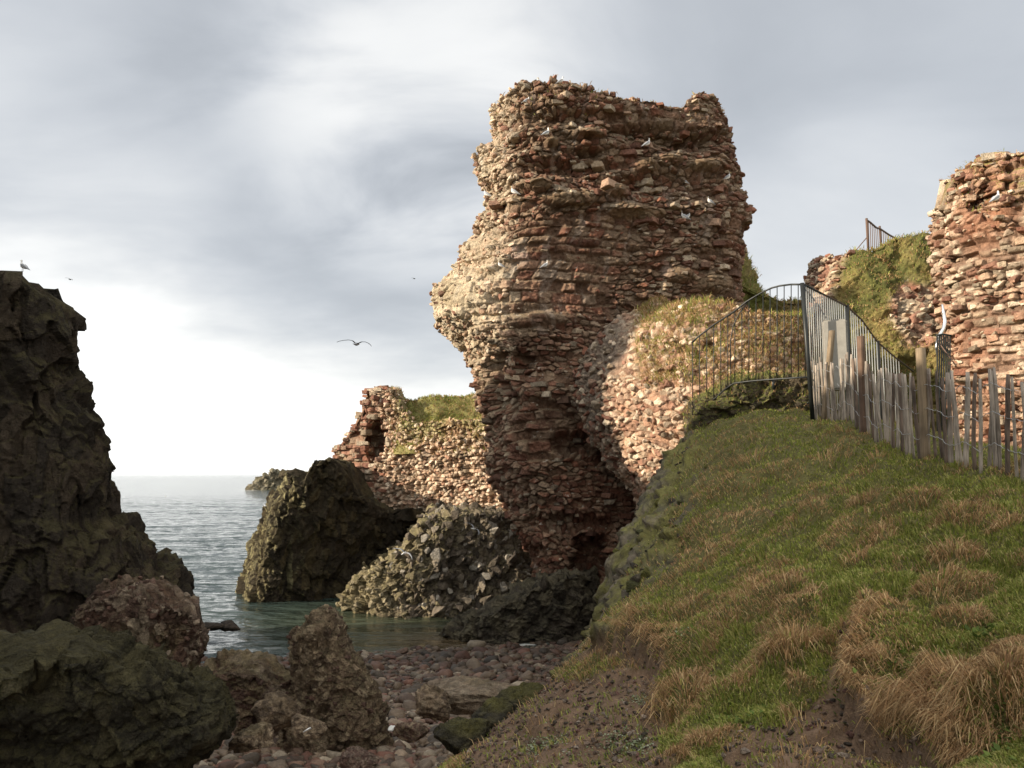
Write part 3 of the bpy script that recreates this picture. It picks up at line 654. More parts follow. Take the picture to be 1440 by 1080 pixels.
o, V, n, G = finish('ruined_wall', lo, disp, rr_col, 5, M_mason, None, 1, rr_extra, [(1385, 285, 22, 22, .8, 2.5), (1420, 240, 3, 30, .4, 2)])
tag(o, 'high ruined red stone wall with turf on top, behind the paling fence', 'wall ruin'); SURF['rwall'] = (V, n, garea(G))

# grassy hump between tower and right ruin
def humpc(V, n, C):
    px, py = proj(V); st = ss(1195, 1165, px+.35*(py-380)); st2 = ss(.2, .5, ell(px, py, 1290, 440, 38, 45)+.3*fbm(V*1.2, 151, 3)); m = np.clip(st+st2, 0, 1)
    G_ = mixc(np.broadcast_to((.09, .095, .028), C.shape)*1.0, np.broadcast_to((.22, .175, .065), C.shape), ss(-.3, .4, fbm(V*.8, 152, 3)))
    return mixc(G_, C, m)
def hump_ex(V, n, A):
    px, py = proj(V); st = ss(1195, 1165, px+.35*(py-380)); st2 = ss(.25, .5, ell(px, py, 1290, 440, 36, 42))
    return [scatter_on(V, n, A, 700, 153, (.05, .20), PR_RUB, PALE[:2]+RED*2, (1, .8, .6), .3, (n[:, 1] < .4)*(py < 520)*np.clip(st+st2, 0, 1), jitter=.4)]
o, V, n, A_ = rock_obj('hillside', [(340, 1140), (372, 1138), (385, 1133), (420, 1135), (640, 1120)], [(330, 1420), (640, 1420)],
    [(1130, 385), (1142, 366), (1150, 362), (1180, 363), (1195, 360), (1210, 353), (1225, 352), (1240, 348), (1255, 338), (1275, 332), (1300, 328), (1420, 328)], 640, 29, 3.4,
    [(0, .3), (.04, -.5), (.25, -.9), (.6, -1), (1, -1), (1, 1), (.1, 1)], nu=380, nvv=240, seed=155, A=(.5, .25, .08), facet=.10, fsc=1.4, pal_=RED[3:], moss=0, mat=M_ground, colf=humpc, extra=hump_ex, crush=40, yslope=.9)
tag(o, kind='structure'); SURF['hump'] = (V, n, A_)
o, V, n, A_ = rock_obj('hillside', [(345, 985), (640, 985)], [(345, 1060), (372, 1066), (390, 1075), (403, 1085), (410, 1180), (640, 1190)], [(985, 350), (1045, 352), (1056, 372), (1070, 385), (1082, 400), (1092, 406), (1110, 411), (1140, 408), (1200, 415)], 640, 37, 2.5, nu=200, nvv=120, seed=158, A=(.3, .2, .06), facet=.08, fsc=1.4,
    pal_=RED[3:], moss=0, mat=M_ground, colf=lambda V, n, C: mixc(np.broadcast_to((.12, .13, .03), C.shape)*1.0, np.broadcast_to((.24, .18, .08), C.shape), ss(-.3, .4, fbm(V*.8, 159, 3))), crush=15)
tag(o, kind='structure'); SURF['hump2'] = (V, n, A_)
# rock under the railing
def rkc(V, n, C): return C
o, V, n, A_ = rock_obj('railing_rock', [(525, 966), (700, 960)], [(525, 1160), (700, 1165)], [(960, 570), (975, 563), (1000, 556), (1015, 548), (1032, 538), (1060, 534), (1140, 531), (1160, 535)], 690, 18.9, .95,
    [(0, 0), (.08, -.5), (.3, -.9), (.6, -.6), (1, -1), (1, 1), (.1, 1)], nu=300, nvv=150, seed=161, A=(.25, .15, .06), facet=.09, fsc=2.2, pal_=[(.12, .10, .075), (.09, .075, .055), (.15, .12, .08)], moss=.75, mosscol=np.array((.14, .15, .03)), mat=M_near, crush=12, mosslo=-.05)
tag(o, 'mossy dark rock step under the metal railing', 'rock'); SURF['rrock'] = (V, n, A_)

# ------------------------------------------------------------------ foreground rocks on the left
RB = [(.125, .072, .052), (.16, .10, .075), (.10, .06, .045), (.22, .16, .12), (.14, .10, .07), (.30, .235, .17)]
def redex(V, n, A):
    return [scatter_on(V, n, A, 420, 171, (.02, .09), PR_RUB, RB, (1, .8, .8), .3, (n[:, 1] < .5)*1.0, hor=False)]
def yg(V, n, C): px, py = proj(V); return mixc(C, np.broadcast_to((.15, .14, .05), C.shape), ss(860, 930, py)*ss(-.2, .4, fbm(V*1.5, 172, 2))*.8)
o, V, n, A_ = rock_obj('boulder', [(820, 107), (890, 106), (930, 106), (980, 100)], [(820, 290), (890, 291), (910, 288), (940, 275), (980, 262)],
    [(100, 895), (112, 862), (124, 842), (140, 834), (158, 828), (178, 823), (192, 830), (205, 842), (225, 846), (240, 842), (262, 850), (278, 864), (294, 885)], 980, 17.5, 1.2, nu=420, nvv=240, seed=173, A=(.22, .16, .08), sc_=(.5, 1.6, 4.5), facet=.065, fsc=2.6, pal_=RB, moss=.2, mat=M_near, crush=25, extra=redex, colf=yg)
tag(o, 'large reddish conglomerate boulder in front of the dark left cliff', 'boulder')
GRN = [(.06, .052, .03), (.045, .04, .026), (.08, .07, .038), (.038, .034, .022)]
o, V, n, A_ = rock_obj('shore_rock', [(895, -260), (1200, -260)], [(895, 175), (905, 195), (920, 225), (935, 262), (955, 292), (975, 318), (995, 338), (1010, 345), (1030, 340), (1050, 318), (1075, 260), (1200, 200)],
    [(-260, 900), (-60, 915), (0, 932), (15, 926), (38, 930), (48, 912), (60, 904), (85, 903), (105, 904), (160, 906), (350, 906)], 1200, 11.3, 1.2,
    [(0, 0), (.1, -1), (.6, -1), (.88, -.8), (1, 0), (.9, 1), (.1, 1)], nu=620, nvv=330, seed=175, A=(.28, .18, .08), sc_=(.5, 1.5, 4.5), facet=.085, fsc=1.6, pal_=GRN, moss=.4, mosscol=np.array((.08, .07, .024)), mat=M_near, crush=40, mosslo=.0, yslope=-.5)
tag(o, 'broad weed-green foreground rock in the bottom left corner', 'rock')
TAN = [(.20, .145, .092), (.27, .20, .13), (.14, .10, .068), (.33, .255, .17), (.17, .12, .08)]
def pinex(V, n, A): return [scatter_on(V, n, A, 300, 181, (.015, .06), PR_RUB, TAN+RB[:3], (1, .8, .8), .35, (n[:, 1] < .5)*1.0, hor=False)]
o, V, n, A_ = rock_obj('boulder', [(858, 414), (930, 414), (980, 410), (1010, 395), (1060, 385)], [(858, 446), (864, 464), (876, 476), (892, 486), (920, 502), (950, 520), (980, 538), (1010, 548), (1060, 560)],
    [(412, 900), (418, 890), (430, 880), (445, 870), (458, 861), (466, 859), (600, 859)], 1060, 13.4, .62, nu=320, nvv=280, seed=183, A=(.14, .11, .06), sc_=(.8, 2.2, 5.5), facet=.055, fsc=3.0, pal_=TAN, moss=.3, mosscol=np.array((.14, .13, .05)), mat=M_near, crush=60, extra=pinex)
tag(o, 'upright tan brown pinnacle boulder at the edge of the beach', 'boulder')
o, V, n, A_ = rock_obj('shore_rock', [(925, 262), (1040, 262)], [(925, 430), (1040, 440)], [(262, 960), (280, 945), (300, 936), (325, 930), (350, 934), (372, 943), (392, 950), (410, 945), (430, 955)], 1040, 14.8, .8, nu=300, nvv=140, seed=185, A=(.16, .12, .06), sc_=(.7, 2, 5), facet=.06, fsc=2.6, pal_=RB+TAN[:2], moss=.4, mat=M_near, crush=15)
tag(o, 'low reddish brown rock between the green foreground rock and the pinnacle boulder', 'rock')
def boulder(px, py, Y, sz, seed, pal_, label, sub=5, name='boulder', moss=.3, group=None, rz=0., sink=.25):
    c = P(px, py, Y); Vb, Fb = stone_shape(seed, sub, 7, False, .05); Vb = Vb*np.array(sz)
    ca, sa = math.cos(rz), math.sin(rz); Vb = Vb@np.array([[ca, sa, 0], [-sa, ca, 0], [0, 0, 1]])
    n = Vb/np.linalg.norm(Vb, axis=1)[:, None]; m = min(sz)
    d, r1, e = rocky(Vb/m+seed, seed, (.10, .08, .04), (.6, 1.8, 4), facet=.09, fsc=1.3); Vb = Vb+n*(d*m)[:, None]
    C = pal(r1*.6+.2*h01(hsh(np.zeros(1, int), np.zeros(1, int), np.zeros(1, int), seed)), pal_)*(1+.3*fbm(Vb*2, seed, 3))[:, None]
    C = upmoss(C, n, Vb+seed, seed, moss, MOSS, .3, .9)
    o = mesh(name, Vb, Fb, M_near, None, C); o.location = tuple(c); return tag(o, label, 'rock', group)
boulder(392, 1000, 12.2, (.27, .25, .22), 501, TAN, 'rounded tan boulder left of the pinnacle boulder foot', moss=.1)
boulder(352, 1040, 10.9, (.26, .25, .17), 502, TAN, 'dull brown rock at the right tip of the green foreground rock', moss=.3)
boulder(612, 992, 12.3, (.24, .22, .24), 503, TAN, 'upright tan block on the shingle right of the pinnacle boulder', moss=.1)
boulder(655, 1040, 9.9, (.30, .25, .18), 504, GRN+TAN[:1], 'flat-topped grey green boulder below the muddy slope', moss=.7)
boulder(578, 1030, 10.7, (.17, .16, .12), 505, TAN+RB, 'small pinkish brown boulder between the shingle and the green boulder', moss=0)
boulder(672, 975, 13.2, (.85, .55, .20), 506, [(.30, .24, .17), (.25, .19, .13), (.22, .17, .12)], 'long pale tan slab lying across the upper shingle', moss=.25)
boulder(745, 1000, 11.6, (.50, .45, .30), 507, GRN, 'mossy rock at the foot of the muddy slope', moss=.9)
boulder(700, 1010, 11.2, (.34, .34, .22), 508, GRN+TAN[:1], 'yellow green mossy boulder in front of the pale slab', moss=.9)
boulder(510, 1068, 9.3, (.20, .16, .10), 509, RB, 'reddish stone at the bottom of the shingle', moss=0)
boulder(430, 1022, 11.4, (.22, .18, .12), 510, TAN, 'tan stone tucked against the foot of the pinnacle boulder', moss=0)
boulder(322, 881, 27, (.34, .26, .15), 518, DARK, 'small dark rock awash in the inlet', sub=4, moss=0)
boulder(296, 880, 26.8, (.42, .3, .11), 519, DARK, 'flat dark rock barely breaking the water by the red boulder', sub=4, moss=0)
def soilf(px, py): return 1.35*(ell(px, py, 800, 1010, 95, 50)+ell(px, py, 870, 1070, 60, 50)+ell(px, py, 1130, 1065, 105, 50)+ell(px, py, 1190, 1000, 40, 30)+ell(px, py, 720, 1045, 85, 50)*.8+ell(px, py, 885, 965, 38, 24))
# ------------------------------------------------------------------ terrain: bank, muddy slope, shingle beach and sea bed in one sheet
ctl_px = [(1440, 690, 9.0), (1298, 648, 11.5), (1212, 608, 14), (1165, 597, 16.3), (1143, 588, 17), (1050, 583, 17.8), (975, 607, 18.5), (915, 668, 18),
          (1000, 700, 13.5), (1150, 680, 12.5), (1300, 760, 8.2), (1440, 800, 7), (1200, 800, 8.5), (1050, 800, 10), (940, 800, 12.5), (885, 800, 14.5),
          (1000, 900, 8), (1200, 900, 6.6), (1400, 900, 5.6), (850, 900, 11), (950, 960, 7.8), (1100, 980, 6.2), (1300, 1000, 5.4), (1440, 1000, 4.7),
          (900, 1080, 6.4), (1100, 1080, 5.0), (1300, 1080, 4.4), (1440, 1080, 4.0), (760, 1060, 7.8), (680, 1065, 8.7), (750, 985, 10.6)]
ctl = [tuple(P(*c)) for c in ctl_px] + [(0, 0, 3.4), (3, 0, 3.9), (-3, 0, 3.0), (0, -6, 3.6), (6, -5, 4.8), (8, 5, 5.0), (9, 12, 5.0), (11, 17, 5.0), (8.5, 17, 5.0), (14, 22, 5.2), (9, 22, 5.2), (8, 28, 5.4), (14, 34, 5.6), (-6, -4, 2.8), (20, 5, 6.5), (25, 25, 6.5)]
ctl = np.array(ctl)
def tps_fit(c, reg=.02):
    n = len(c); r = np.linalg.norm(c[:, None, :2]-c[None, :, :2], axis=2)+1e-9; K = r*r*np.log(r)+reg*np.eye(n)
    Pm = np.concatenate([np.ones((n, 1)), c[:, :2]], 1); A = np.block([[K, Pm], [Pm.T, np.zeros((3, 3))]])
    return np.linalg.solve(A, np.concatenate([c[:, 2], np.zeros(3)]))
tw = tps_fit(ctl)
def tps(x, y):
    o = tw[-3]+tw[-2]*x+tw[-1]*y
    for k in range(len(ctl)):
        r2 = (x-ctl[k, 0])**2+(y-ctl[k, 1])**2+1e-9; o = o+tw[k]*.5*r2*np.log(r2)
    return o
def poly_px(pts): return np.array([P(*p)[:2] for p in pts])
def pdist(x, y, pl):
    """signed distance to an open polyline: positive on its right side walking along it; also the parameter"""
    best = np.full(x.shape, 1e9); sg = np.zeros(x.shape); tt = np.zeros(x.shape)
    for k in range(len(pl)-1):
        a, b = pl[k], pl[k+1]; d = b-a; l2 = (d**2).sum(); t = np.clip(((x-a[0])*d[0]+(y-a[1])*d[1])/l2, 0, 1)
        ex = x-a[0]-t*d[0]; ey = y-a[1]-t*d[1]; q = ex*ex+ey*ey; m = q < best
        best = np.where(m, q, best); sg = np.where(m, -np.sign(d[0]*ey-d[1]*ex), sg); tt = np.where(m, k+t, tt)
    return np.sqrt(best)*sg, tt/(len(pl)-1)
# bank edge walked from near to far (bank on the right)
edge = np.array([(-7, -12), (-5, -5), (-3.2, 1), (-2.0, 5), (-1.05, 8.4), (-.55, 9.6), (-.05, 10.4), (.5, 10.9), (1.05, 11.6), (1.45, 13), (2.1, 16), (2.95, 18), (4.0, 19.2), (4.6, 22), (6, 26), (8, 30), (14, 42), (20, 60)])
LIPS = [ # polylines walked so that the high side is on the right: (px,py,Y) list, height
    ([(935, 985, 8.1), (925, 960, 8.6), (880, 925, 9.7), (850, 908, 10.5), (818, 903, 11.3)], .20),
    ([(905, 1050, 6.8), (900, 1020, 7.2), (950, 1003, 7.3), (1000, 998, 7.1)], .13),
    ([(1345, 1090, 4.25), (1300, 1060, 4.6), (1262, 1010, 5.05), (1225, 995, 5.3), (1190, 960, 5.7), (1188, 900, 6.3), (1215, 868, 6.7)], .22),
    ([(1290, 1030, 4.85), (1330, 985, 5.0), (1380, 960, 5.0), (1440, 915, 5.2)], .10),
    ([(1085, 925, 7.5), (1110, 905, 7.6), (1160, 895, 7.5)], .12),
    ([(925, 840, 11.6), (960, 812, 12), (1010, 800, 11.6)], .14),
    ([(1010, 745, 12.6), (1050, 735, 12.2), (1090, 745, 11.5)], .12),
    ([(1050, 880, 8.2), (1075, 862, 8.3), (1130, 850, 8.2)], .08),
]
LP = [(np.array([P(*p)[:2] for p in l]), h) for l, h in LIPS]
def hummock(x, y):
    q = np.stack([x, y, x*0], 1); return np.abs(noise3(q*1.3, 301))*.19+noise3(q*3.1, 302)*.065+noise3(q*6.5, 304)*.02+noise3(q*.5, 303)*.12
_r = np.random.RandomState(66); TUS = []
while len(TUS) < 52:
    Yt = 1/_r.uniform(1/16., 1/4.4); xt = _r.uniform(.02, .56)*Yt
    if pdist(np.array([xt]), np.array([Yt]), edge)[0][0] > .5 and xt < 5.2 and all((xt-a[0])**2+(Yt-a[1])**2 > (.30+.018*Yt)**2 for a in TUS): TUS.append((xt, Yt, _r.uniform(.08, .20)*(1+.03*Yt), _r.uniform(.04, .10)))
def tuss(x, y):
    z = np.zeros(x.shape); w = np.zeros(x.shape); hd = np.zeros(x.shape)
    for (a, b, rad, h) in TUS:
        dx = x-a; dy = (y-b)*1.15; d2 = np.sqrt(dx*dx+dy*dy)/rad; m = d2 < 2
        an = np.arctan2(dy, dx); e = ss(1.15, .55, d2*(1+.25*np.sin(an*3+a*9)))*m; z = z+h*e; up = e > w; hd = np.where(up, an, hd); w = np.maximum(w, e)
    return z, w, hd
def beach_z(x, y):
    z = .085*(26.4+.32*x-y); z = np.where(y > 26.4+.32*x, z*1.6, z); z = np.maximum(z, -2.5); z = np.where(z > 1.5, 1.5+(z-1.5)*.6, z)
    q = np.stack([x, y, x*0], 1); return z+noise3(q*.5, 310)*.10+noise3(q*1.6, 311)*.05
def terrain(x, y):
    b = beach_z(x, y); g = tps(x, y); q = np.stack([x, y, x*0], 1)
    sd_, _ = pdist(x, y, edge); wob = noise3(q*.7, 320)*.35
    far = ss(11.5, 13.5, y); wdt = 1.5*(1-far)+1.05*far
    m = ss(-wdt, 0.05, sd_+wob*far)
    near = np.hypot(x, y) < 40
    g = g+hummock(x, y)*ss(-.3, .8, sd_)
    for pl, h in LP:
        d, t = pdist(x, y, pl); d = d+noise3(q*4, 330)*.05
        fade = ss(0, .12, t)*ss(1, .88, t); fade = np.where((t <= 0) | (t >= 1), 0, fade)
        g = g+h*fade*ss(-.05, .05, d)*np.exp(-np.maximum(d, 0)/.55)-h*.6*fade*ss(0.03, -.06, d)*np.exp(np.minimum(d, 0)/.35)
    tz_, tw2_, _h = tuss(x, y); g = g+tz_
    # worn muddy path below the big sod
    pd, _ = pdist(x, y, poly_px([(1180, 1100, 4.6), (1190, 1030, 5.2), (1170, 985, 5.8)])); g = g-.10*np.exp(-(pd/.45)**2)
    z = b*(1-m)+g*m
    steep = 4*m*(1-m)
    return z, m, steep, sd_
ths = np.concatenate([np.linspace(-180, -40, 40, endpoint=False), np.linspace(-40, 40, 980), np.linspace(40, 180, 41)[1:-1]])
rs = np.concatenate([[.05, .6, 1.2, 1.8], np.geomspace(2.4, 48, 820), np.geomspace(50, 120, 8)])
TH, RR = np.meshgrid(np.radians(ths), rs); X = (np.sin(TH)*RR).ravel(); Y = (np.cos(TH)*RR).ravel()
Z, Mk, St, Sd = terrain(X, Y)
V = np.stack([X, Y, Z], 1); nu = len(ths)
Gt2 = V.reshape(len(rs), nu, 3); n = gnormals(Gt2).reshape(-1, 3); n[n[:, 2] < 0] *= -1
rk = St*ss(9.6, 12.5, Y); dr, r1, e = rocky(V, 340, (.30, .26, .14), (.6, 1.6, 4), facet=.10, fsc=1.6)
def rockzone(V, amp=14.):
    px, py = proj(V); lx = np.interp(py, [590, 640, 690, 740, 790, 840, 880, 915], [985, 975, 962, 950, 930, 900, 860, 805])
    w_ = fbm(V*1.1, 341, 4)*70
    return ss(amp, -amp, px-lx+w_)*ss(930, 880, py+w_*.3)*ss(560, 600, py)*(V[:, 1] > 10.2)*(V[:, 1] < 21)*ss(-1.6, -1.2, pdist(V[:, 0], V[:, 1], edge)[0])
zone = rockzone(V); rk2 = np.maximum(np.clip(rk*1.6, 0, 1), zone*.8); soilr = fbm(V*5, 345, 3)*.03
nn = n.copy(); nn[:, 2] *= .6; V = V+nn*(dr*rk2)[:, None]; V[:, 2] += soilr*(1-rk2)
V[RR.ravel() > 100, 2] = -3
Gt2 = V.reshape(len(rs), nu, 3); n = gnormals(Gt2).reshape(-1, 3); n[n[:, 2] < 0] *= -1
pxT, pyT = proj(V)
soil = np.clip(ss(.25, .6, soilf(pxT, pyT)+.30*fbm(V*2.2, 350, 3)), 0, 1)*(Y > 0)
lipm = np.zeros(len(V)); lipd = np.zeros(len(V))
for pl, h in LP:
    d, t = pdist(X, Y, pl); f_ = ((t > 0) & (t < 1)); lipm = np.maximum(lipm, f_*ss(-.22, -.04, d)*ss(.06, -.02, d)); lipd = np.maximum(lipd, f_*ss(-.04, .03, d)*np.exp(-np.maximum(d, 0)/.30))
soil = np.maximum(soil, lipm*.95)
CBEACH = pal(h01(worley(V*7, 351)[2]), [(.16, .095, .08), (.12, .08, .065), (.20, .14, .11), (.10, .075, .06)])*.8
C = mixc(CBEACH, np.broadcast_to((.12, .11, .04), CBEACH.shape), ss(.75, .98, Mk))
gsoil = np.array((.19, .125, .08)); C = mixc(C, np.broadcast_to(gsoil, C.shape), soil*ss(.1, .4, Mk))
rc = pal(r1, [(.12, .105, .075), (.15, .13, .09), (.095, .085, .06), (.18, .15, .11)])*(.75+.25*e)[:, None]
rc = mixc(rc, np.broadcast_to((.17, .16, .045), C.shape), ss(-.3, .2, fbm(V*1.3, 353, 4)+.45*(n[:, 2]-.5))*.85)
C = mixc(C, rc, np.maximum(np.clip(ss(.08, .35, St)*ss(9.8, 11.8, Y)*1.2, 0, 1)*ss(23, 20, Y), zone)); C = mixc(C, np.broadcast_to((.09, .095, .035), C.shape), ss(.15, .5, St)*ss(11.8, 9.8, Y)*.7*ss(-.3, .3, fbm(V*1.5, 354, 3)))
gr = mesh('ground', V, gfaces(len(rs), nu), M_ground, None, C); tag(gr, kind='structure')
GZ = Gt2[..., 2]
ar = (RR.ravel()**2)*zone; vx = stones_v = scatter_on(V, n, ar, 170, 348, (.02, .17), PR_RUB, [(.10, .085, .06), (.07, .06, .045), (.12, .10, .07), (.12, .115, .03), (.09, .09, .03)], (1, .8, .6), .75, None, hor=False)
n_ground = n
o = mesh('slope_stones', vx[0], vx[1], M_near, None, vx[2], smooth=False); tag(o, 'loose dark stones bedded in the mossy left side of the bank', 'stones', kind='stuff')
def ground_at(x, y):
    """bilinear lookup in the finished sheet (fine rows only)"""
    th = np.degrees(np.arctan2(x, y)); r = np.hypot(x, y)
    ci = np.interp(th, ths, np.arange(nu)); ri = np.interp(r, rs, np.arange(len(rs)))
    c0 = np.clip(ci.astype(int), 0, nu-2); r0 = np.clip(ri.astype(int), 0, len(rs)-2); fc = ci-c0; fr = ri-r0
    return (GZ[r0, c0]*(1-fr)*(1-fc)+GZ[r0+1, c0]*fr*(1-fc)+GZ[r0, c0+1]*(1-fr)*fc+GZ[r0+1, c0+1]*fr*fc)
gz1 = lambda x, y: float(ground_at(np.array([float(x)]), np.array([float(y)]))[0])

# ------------------------------------------------------------------ sea
th2 = np.concatenate([np.linspace(-180, -40, 40, endpoint=False), np.linspace(-40, 20, 620), np.linspace(20, 180, 40)[1:-1]])
r2 = np.concatenate([[1, 8], np.geomspace(16, 260, 620), np.geomspace(270, 30000, 60)]); TH2, RR2 = np.meshgrid(np.radians(th2), r2)
xs, ys = (np.sin(TH2)*RR2).ravel(), (np.cos(TH2)*RR2).ravel(); q = np.stack([xs*.55, ys*1.15, xs*0], 1)
calm = 1-.75*ell(*proj(np.stack([xs, ys, xs*0], 1)), 560, 880, 190, 45)
amp = ss(15, 25, RR2.ravel())*ss(260, 120, RR2.ravel())
zs = (noise3(q*.22, 401)*.16+(1-2*np.abs(noise3(q*.6+5, 402)))*.055+(1-2*np.abs(noise3(q*1.5, 403)))*.030*ss(130, 50, RR2.ravel())+noise3(q*4, 404)*.010*ss(60, 25, RR2.ravel()))*amp*calm
seaV = np.stack([xs, ys, zs-.02], 1); ps, qs = proj(seaV)
shal = np.clip(ell(ps, qs, 540, 885, 170, 38)*1.3, 0, 1)
Cs = mixc(np.broadcast_to((.030, .048, .046), seaV.shape)*1.0, np.broadcast_to((.045, .055, .035), seaV.shape), shal)
Cs = mixc(Cs, np.broadcast_to((.075, .055, .03), seaV.shape), ell(ps, qs, 640, 905, 90, 20))
sh_d = np.abs(ys-(26.4+.32*xs)+.3*fbm(q*1.5, 410, 3)); foam = ss(.55, .05, sh_d)*ss(-.15, .3, fbm(q*3, 411, 3))*(xs > -9)*(xs < 1.5)
foam = np.maximum(foam, .8*ss(.22, .4, fbm(q*2.2+7, 412, 4))*ell(ps, qs, 330, 900, 60, 22))
foam = np.maximum(foam, ell(ps, qs, 352, 689, 12, 1.2)*.8)
Cs = mixc(Cs, np.broadcast_to((.62, .64, .62), seaV.shape), foam*.8)
se = mesh('sea', seaV, gfaces(len(r2), len(th2)), M_sea, None, Cs); tag(se, kind='structure')

# ------------------------------------------------------------------ shingle
r = np.random.RandomState(77); COB = [(.20, .11, .075), (.25, .155, .105), (.14, .09, .062), (.30, .225, .155), (.22, .16, .11), (.10, .08, .06), (.40, .33, .24), (.23, .11, .075), (.16, .12, .085), (.18, .13, .085)]
k = 40000; yy = 1/r.uniform(1/29., 1/7.5, k); xx = (r.uniform(-.50, .14, k))*yy
sdv, _ = pdist(xx, yy, edge); okm = (sdv < -.15) & (yy < 27.6+.32*xx) & (ground_at(xx, yy) < beach_z(xx, yy)+.22); xx, yy = xx[okm], yy[okm]; k = len(xx)
szz = np.exp(r.normal(math.log(.040), .60, k))*(.75+.03*yy); szz = np.minimum(szz, .08+.007*yy)
zg = ground_at(xx, yy); wet = ss(1.2, .15, zg)
cc_ = pal(r.rand(k), COB)*r.uniform(.5, 1.15, k)[:, None]*(1-.5*wet)[:, None]
S_ = np.stack([szz*r.uniform(.9, 1.5, k), szz*r.uniform(.7, 1.1, k), szz*r.uniform(.4, .8, k)], 1)
pos = np.stack([xx, yy, zg+S_[:, 2]*.25], 1); rt = rotm(r.uniform(0, 6.28, k), r.normal(0, .22, k), r.normal(0, .22, k))
big = np.argsort(-(szz/yy)); bi_, sm = big[:300], big[300:]
Vp, Fp, Cp = stones(pos[sm], S_[sm], rt[sm], cc_[sm], PR_COB); o = mesh('shingle', Vp, Fp, M_stone, None, Cp, smooth=True)
tag(o, 'reddish brown shingle covering the beach between the boulders', 'shingle', kind='stuff')
from mathutils import Matrix
protos = []
for j in range(24):
    v, f = PR_COB[j % 12]; c0 = np.array(COB[j % len(COB)])*(.8+.4*((j*7) % 5)/4)
    protos.append(mesh('beach_cobble', v, f, M_stone, None, np.broadcast_to(c0, v.shape)*(1+.0*v), link=False))
for a, i in enumerate(bi_):
    o = D.objects.new('beach_cobble', protos[a % 24]); col.objects.link(o); o.location = pos[i]; o.rotation_euler = Matrix(rt[i].tolist()).to_euler(); o.scale = S_[i]*1.1
    tag(o, 'rounded reddish brown cobble lying loose on the shingle beach', 'stone', 'cobbles on the beach')
def litter(name, label, cat, px, py, Y, sz, c, seed, flat=.25):
    v, f = stone_shape(seed, 3, 6, False, .05); v = v*np.array([sz, sz*.7, sz*flat]); o = mesh(name, v, f, pmat(name+'_white', c, .8), None); o.location = tuple(P(px, py, Y)); o.rotation_euler = (.5, .2, seed); return tag(o, label, cat)
litter('white_stone', 'angular white stone on grass near the muddy path', 'stone', 1058, 1027, 5.9, .022, (.75, .73, .68), 3, .9)
litter('shell', 'pale white shell shard on the shingle below the pinnacle boulder', 'shell', 433, 1026, 10.6, .055, (.7, .7, .68), 4)
litter('shell', 'pale shard on the shingle right of the pinnacle boulder', 'shell', 550, 1024, 10.7, .06, (.6, .6, .56), 5)

# ------------------------------------------------------------------ grass
def blades(pos, nrm, hd, ln, wd, colr, bend, up=None):
    """pos (k,3) roots; hd heading angle; bend 0 upright .. 1.6 drooping"""
    k = len(pos); u = nrm*.35+np.array([0, 0, .65]); u /= np.linalg.norm(u, axis=1)[:, None]
    h = np.stack([np.cos(hd), np.sin(hd), np.zeros(k)], 1); sd2 = np.stack([-np.sin(hd), np.cos(hd), np.zeros(k)], 1)
    tw_ = np.random.RandomState(9).uniform(-1, 1, k)[:, None]; sw = sd2*np.cos(tw_*1.2)+h*np.sin(tw_*1.2)
    def pt(t): a = bend[:, None]*t; return pos+ln[:, None]*(u*np.sin(np.minimum(t*1.2, 1.2))*np.cos(a*.9)+h*np.sin(a)*t*.9-np.array([0, 0, 1])*(np.maximum(a-.9, 0)*t*.5))
    p1, p2 = pt(.5), pt(1.0); w0 = sw*wd[:, None]*.5
    VV = np.stack([pos-w0, pos+w0, p1-w0*.8, p1+w0*.8, p2], 1).reshape(-1, 3); b = (np.arange(k)*5)[:, None]
    FF = np.concatenate([b+np.array([[0, 1, 3]]), b+np.array([[0, 3, 2]]), b+np.array([[2, 3, 4]])])
    return VV, FF, np.repeat(colr, 5, 0)
GC = np.array([(.23, .27, .05), (.30, .32, .08), (.19, .23, .055), (.41, .385, .14), (.33, .31, .09)]); DC = np.array([(.45, .30, .145), (.38, .245, .12), (.56, .41, .22), (.28, .175, .09), (.43, .26, .13)])
def field(k, seed, pxr, Yr, maskf, lnr, wdr):
    r = np.random.RandomState(seed); yy = 1/np.sqrt(r.uniform(1/Yr[1]**2, 1/Yr[0]**2, k)); xx = (r.uniform(pxr[0], pxr[1], k)-720)/F*yy
    p = np.stack([xx, yy, ground_at(xx, yy)], 1); return p, r
r = np.random.RandomState(88); k = 620000
dd = 1/r.uniform(1/21., 1/3.2, k)**1.0; xx = r.uniform(-.35, .66, k)*dd; yy = dd
z, m_, st_, sdv = (ground_at(xx, yy), 0, 0, 0); sdv, _ = pdist(xx, yy, edge)
p = np.stack([xx, yy, z], 1); pxg, pyg = proj(p)
sl = soilf(pxg, pyg)+.30*fbm(p*2.2, 350, 3)
lipa = np.zeros(k); lipb = np.zeros(k); lhd = np.zeros(k)
for pl, h in LP:
    d, t = pdist(xx, yy, pl); f_ = ((t > 0) & (t < 1)); a_ = f_*ss(-.03, .03, d)*np.exp(-np.maximum(d, 0)/.20); up_ = a_ > lipa; lipa = np.maximum(lipa, a_); lipb = np.maximum(lipb, f_*ss(-.2, -.05, d)*ss(.03, -.03, d))
    seg = np.clip((t*(len(pl)-1)).astype(int), 0, len(pl)-2); dv = pl[seg+1]-pl[seg]; lhd = np.where(up_, np.arctan2(dv[:, 0], -dv[:, 1]), lhd)
eps = .15; gx = (ground_at(xx+eps, yy)-ground_at(xx-eps, yy))/(2*eps); gy = (ground_at(xx, yy+eps)-ground_at(xx, yy-eps))/(2*eps)
slope = np.hypot(gx, gy); down = np.arctan2(-gy, -gx); nrm = np.stack([-gx, -gy, np.ones(k)], 1); nrm /= np.linalg.norm(nrm, axis=1)[:, None]
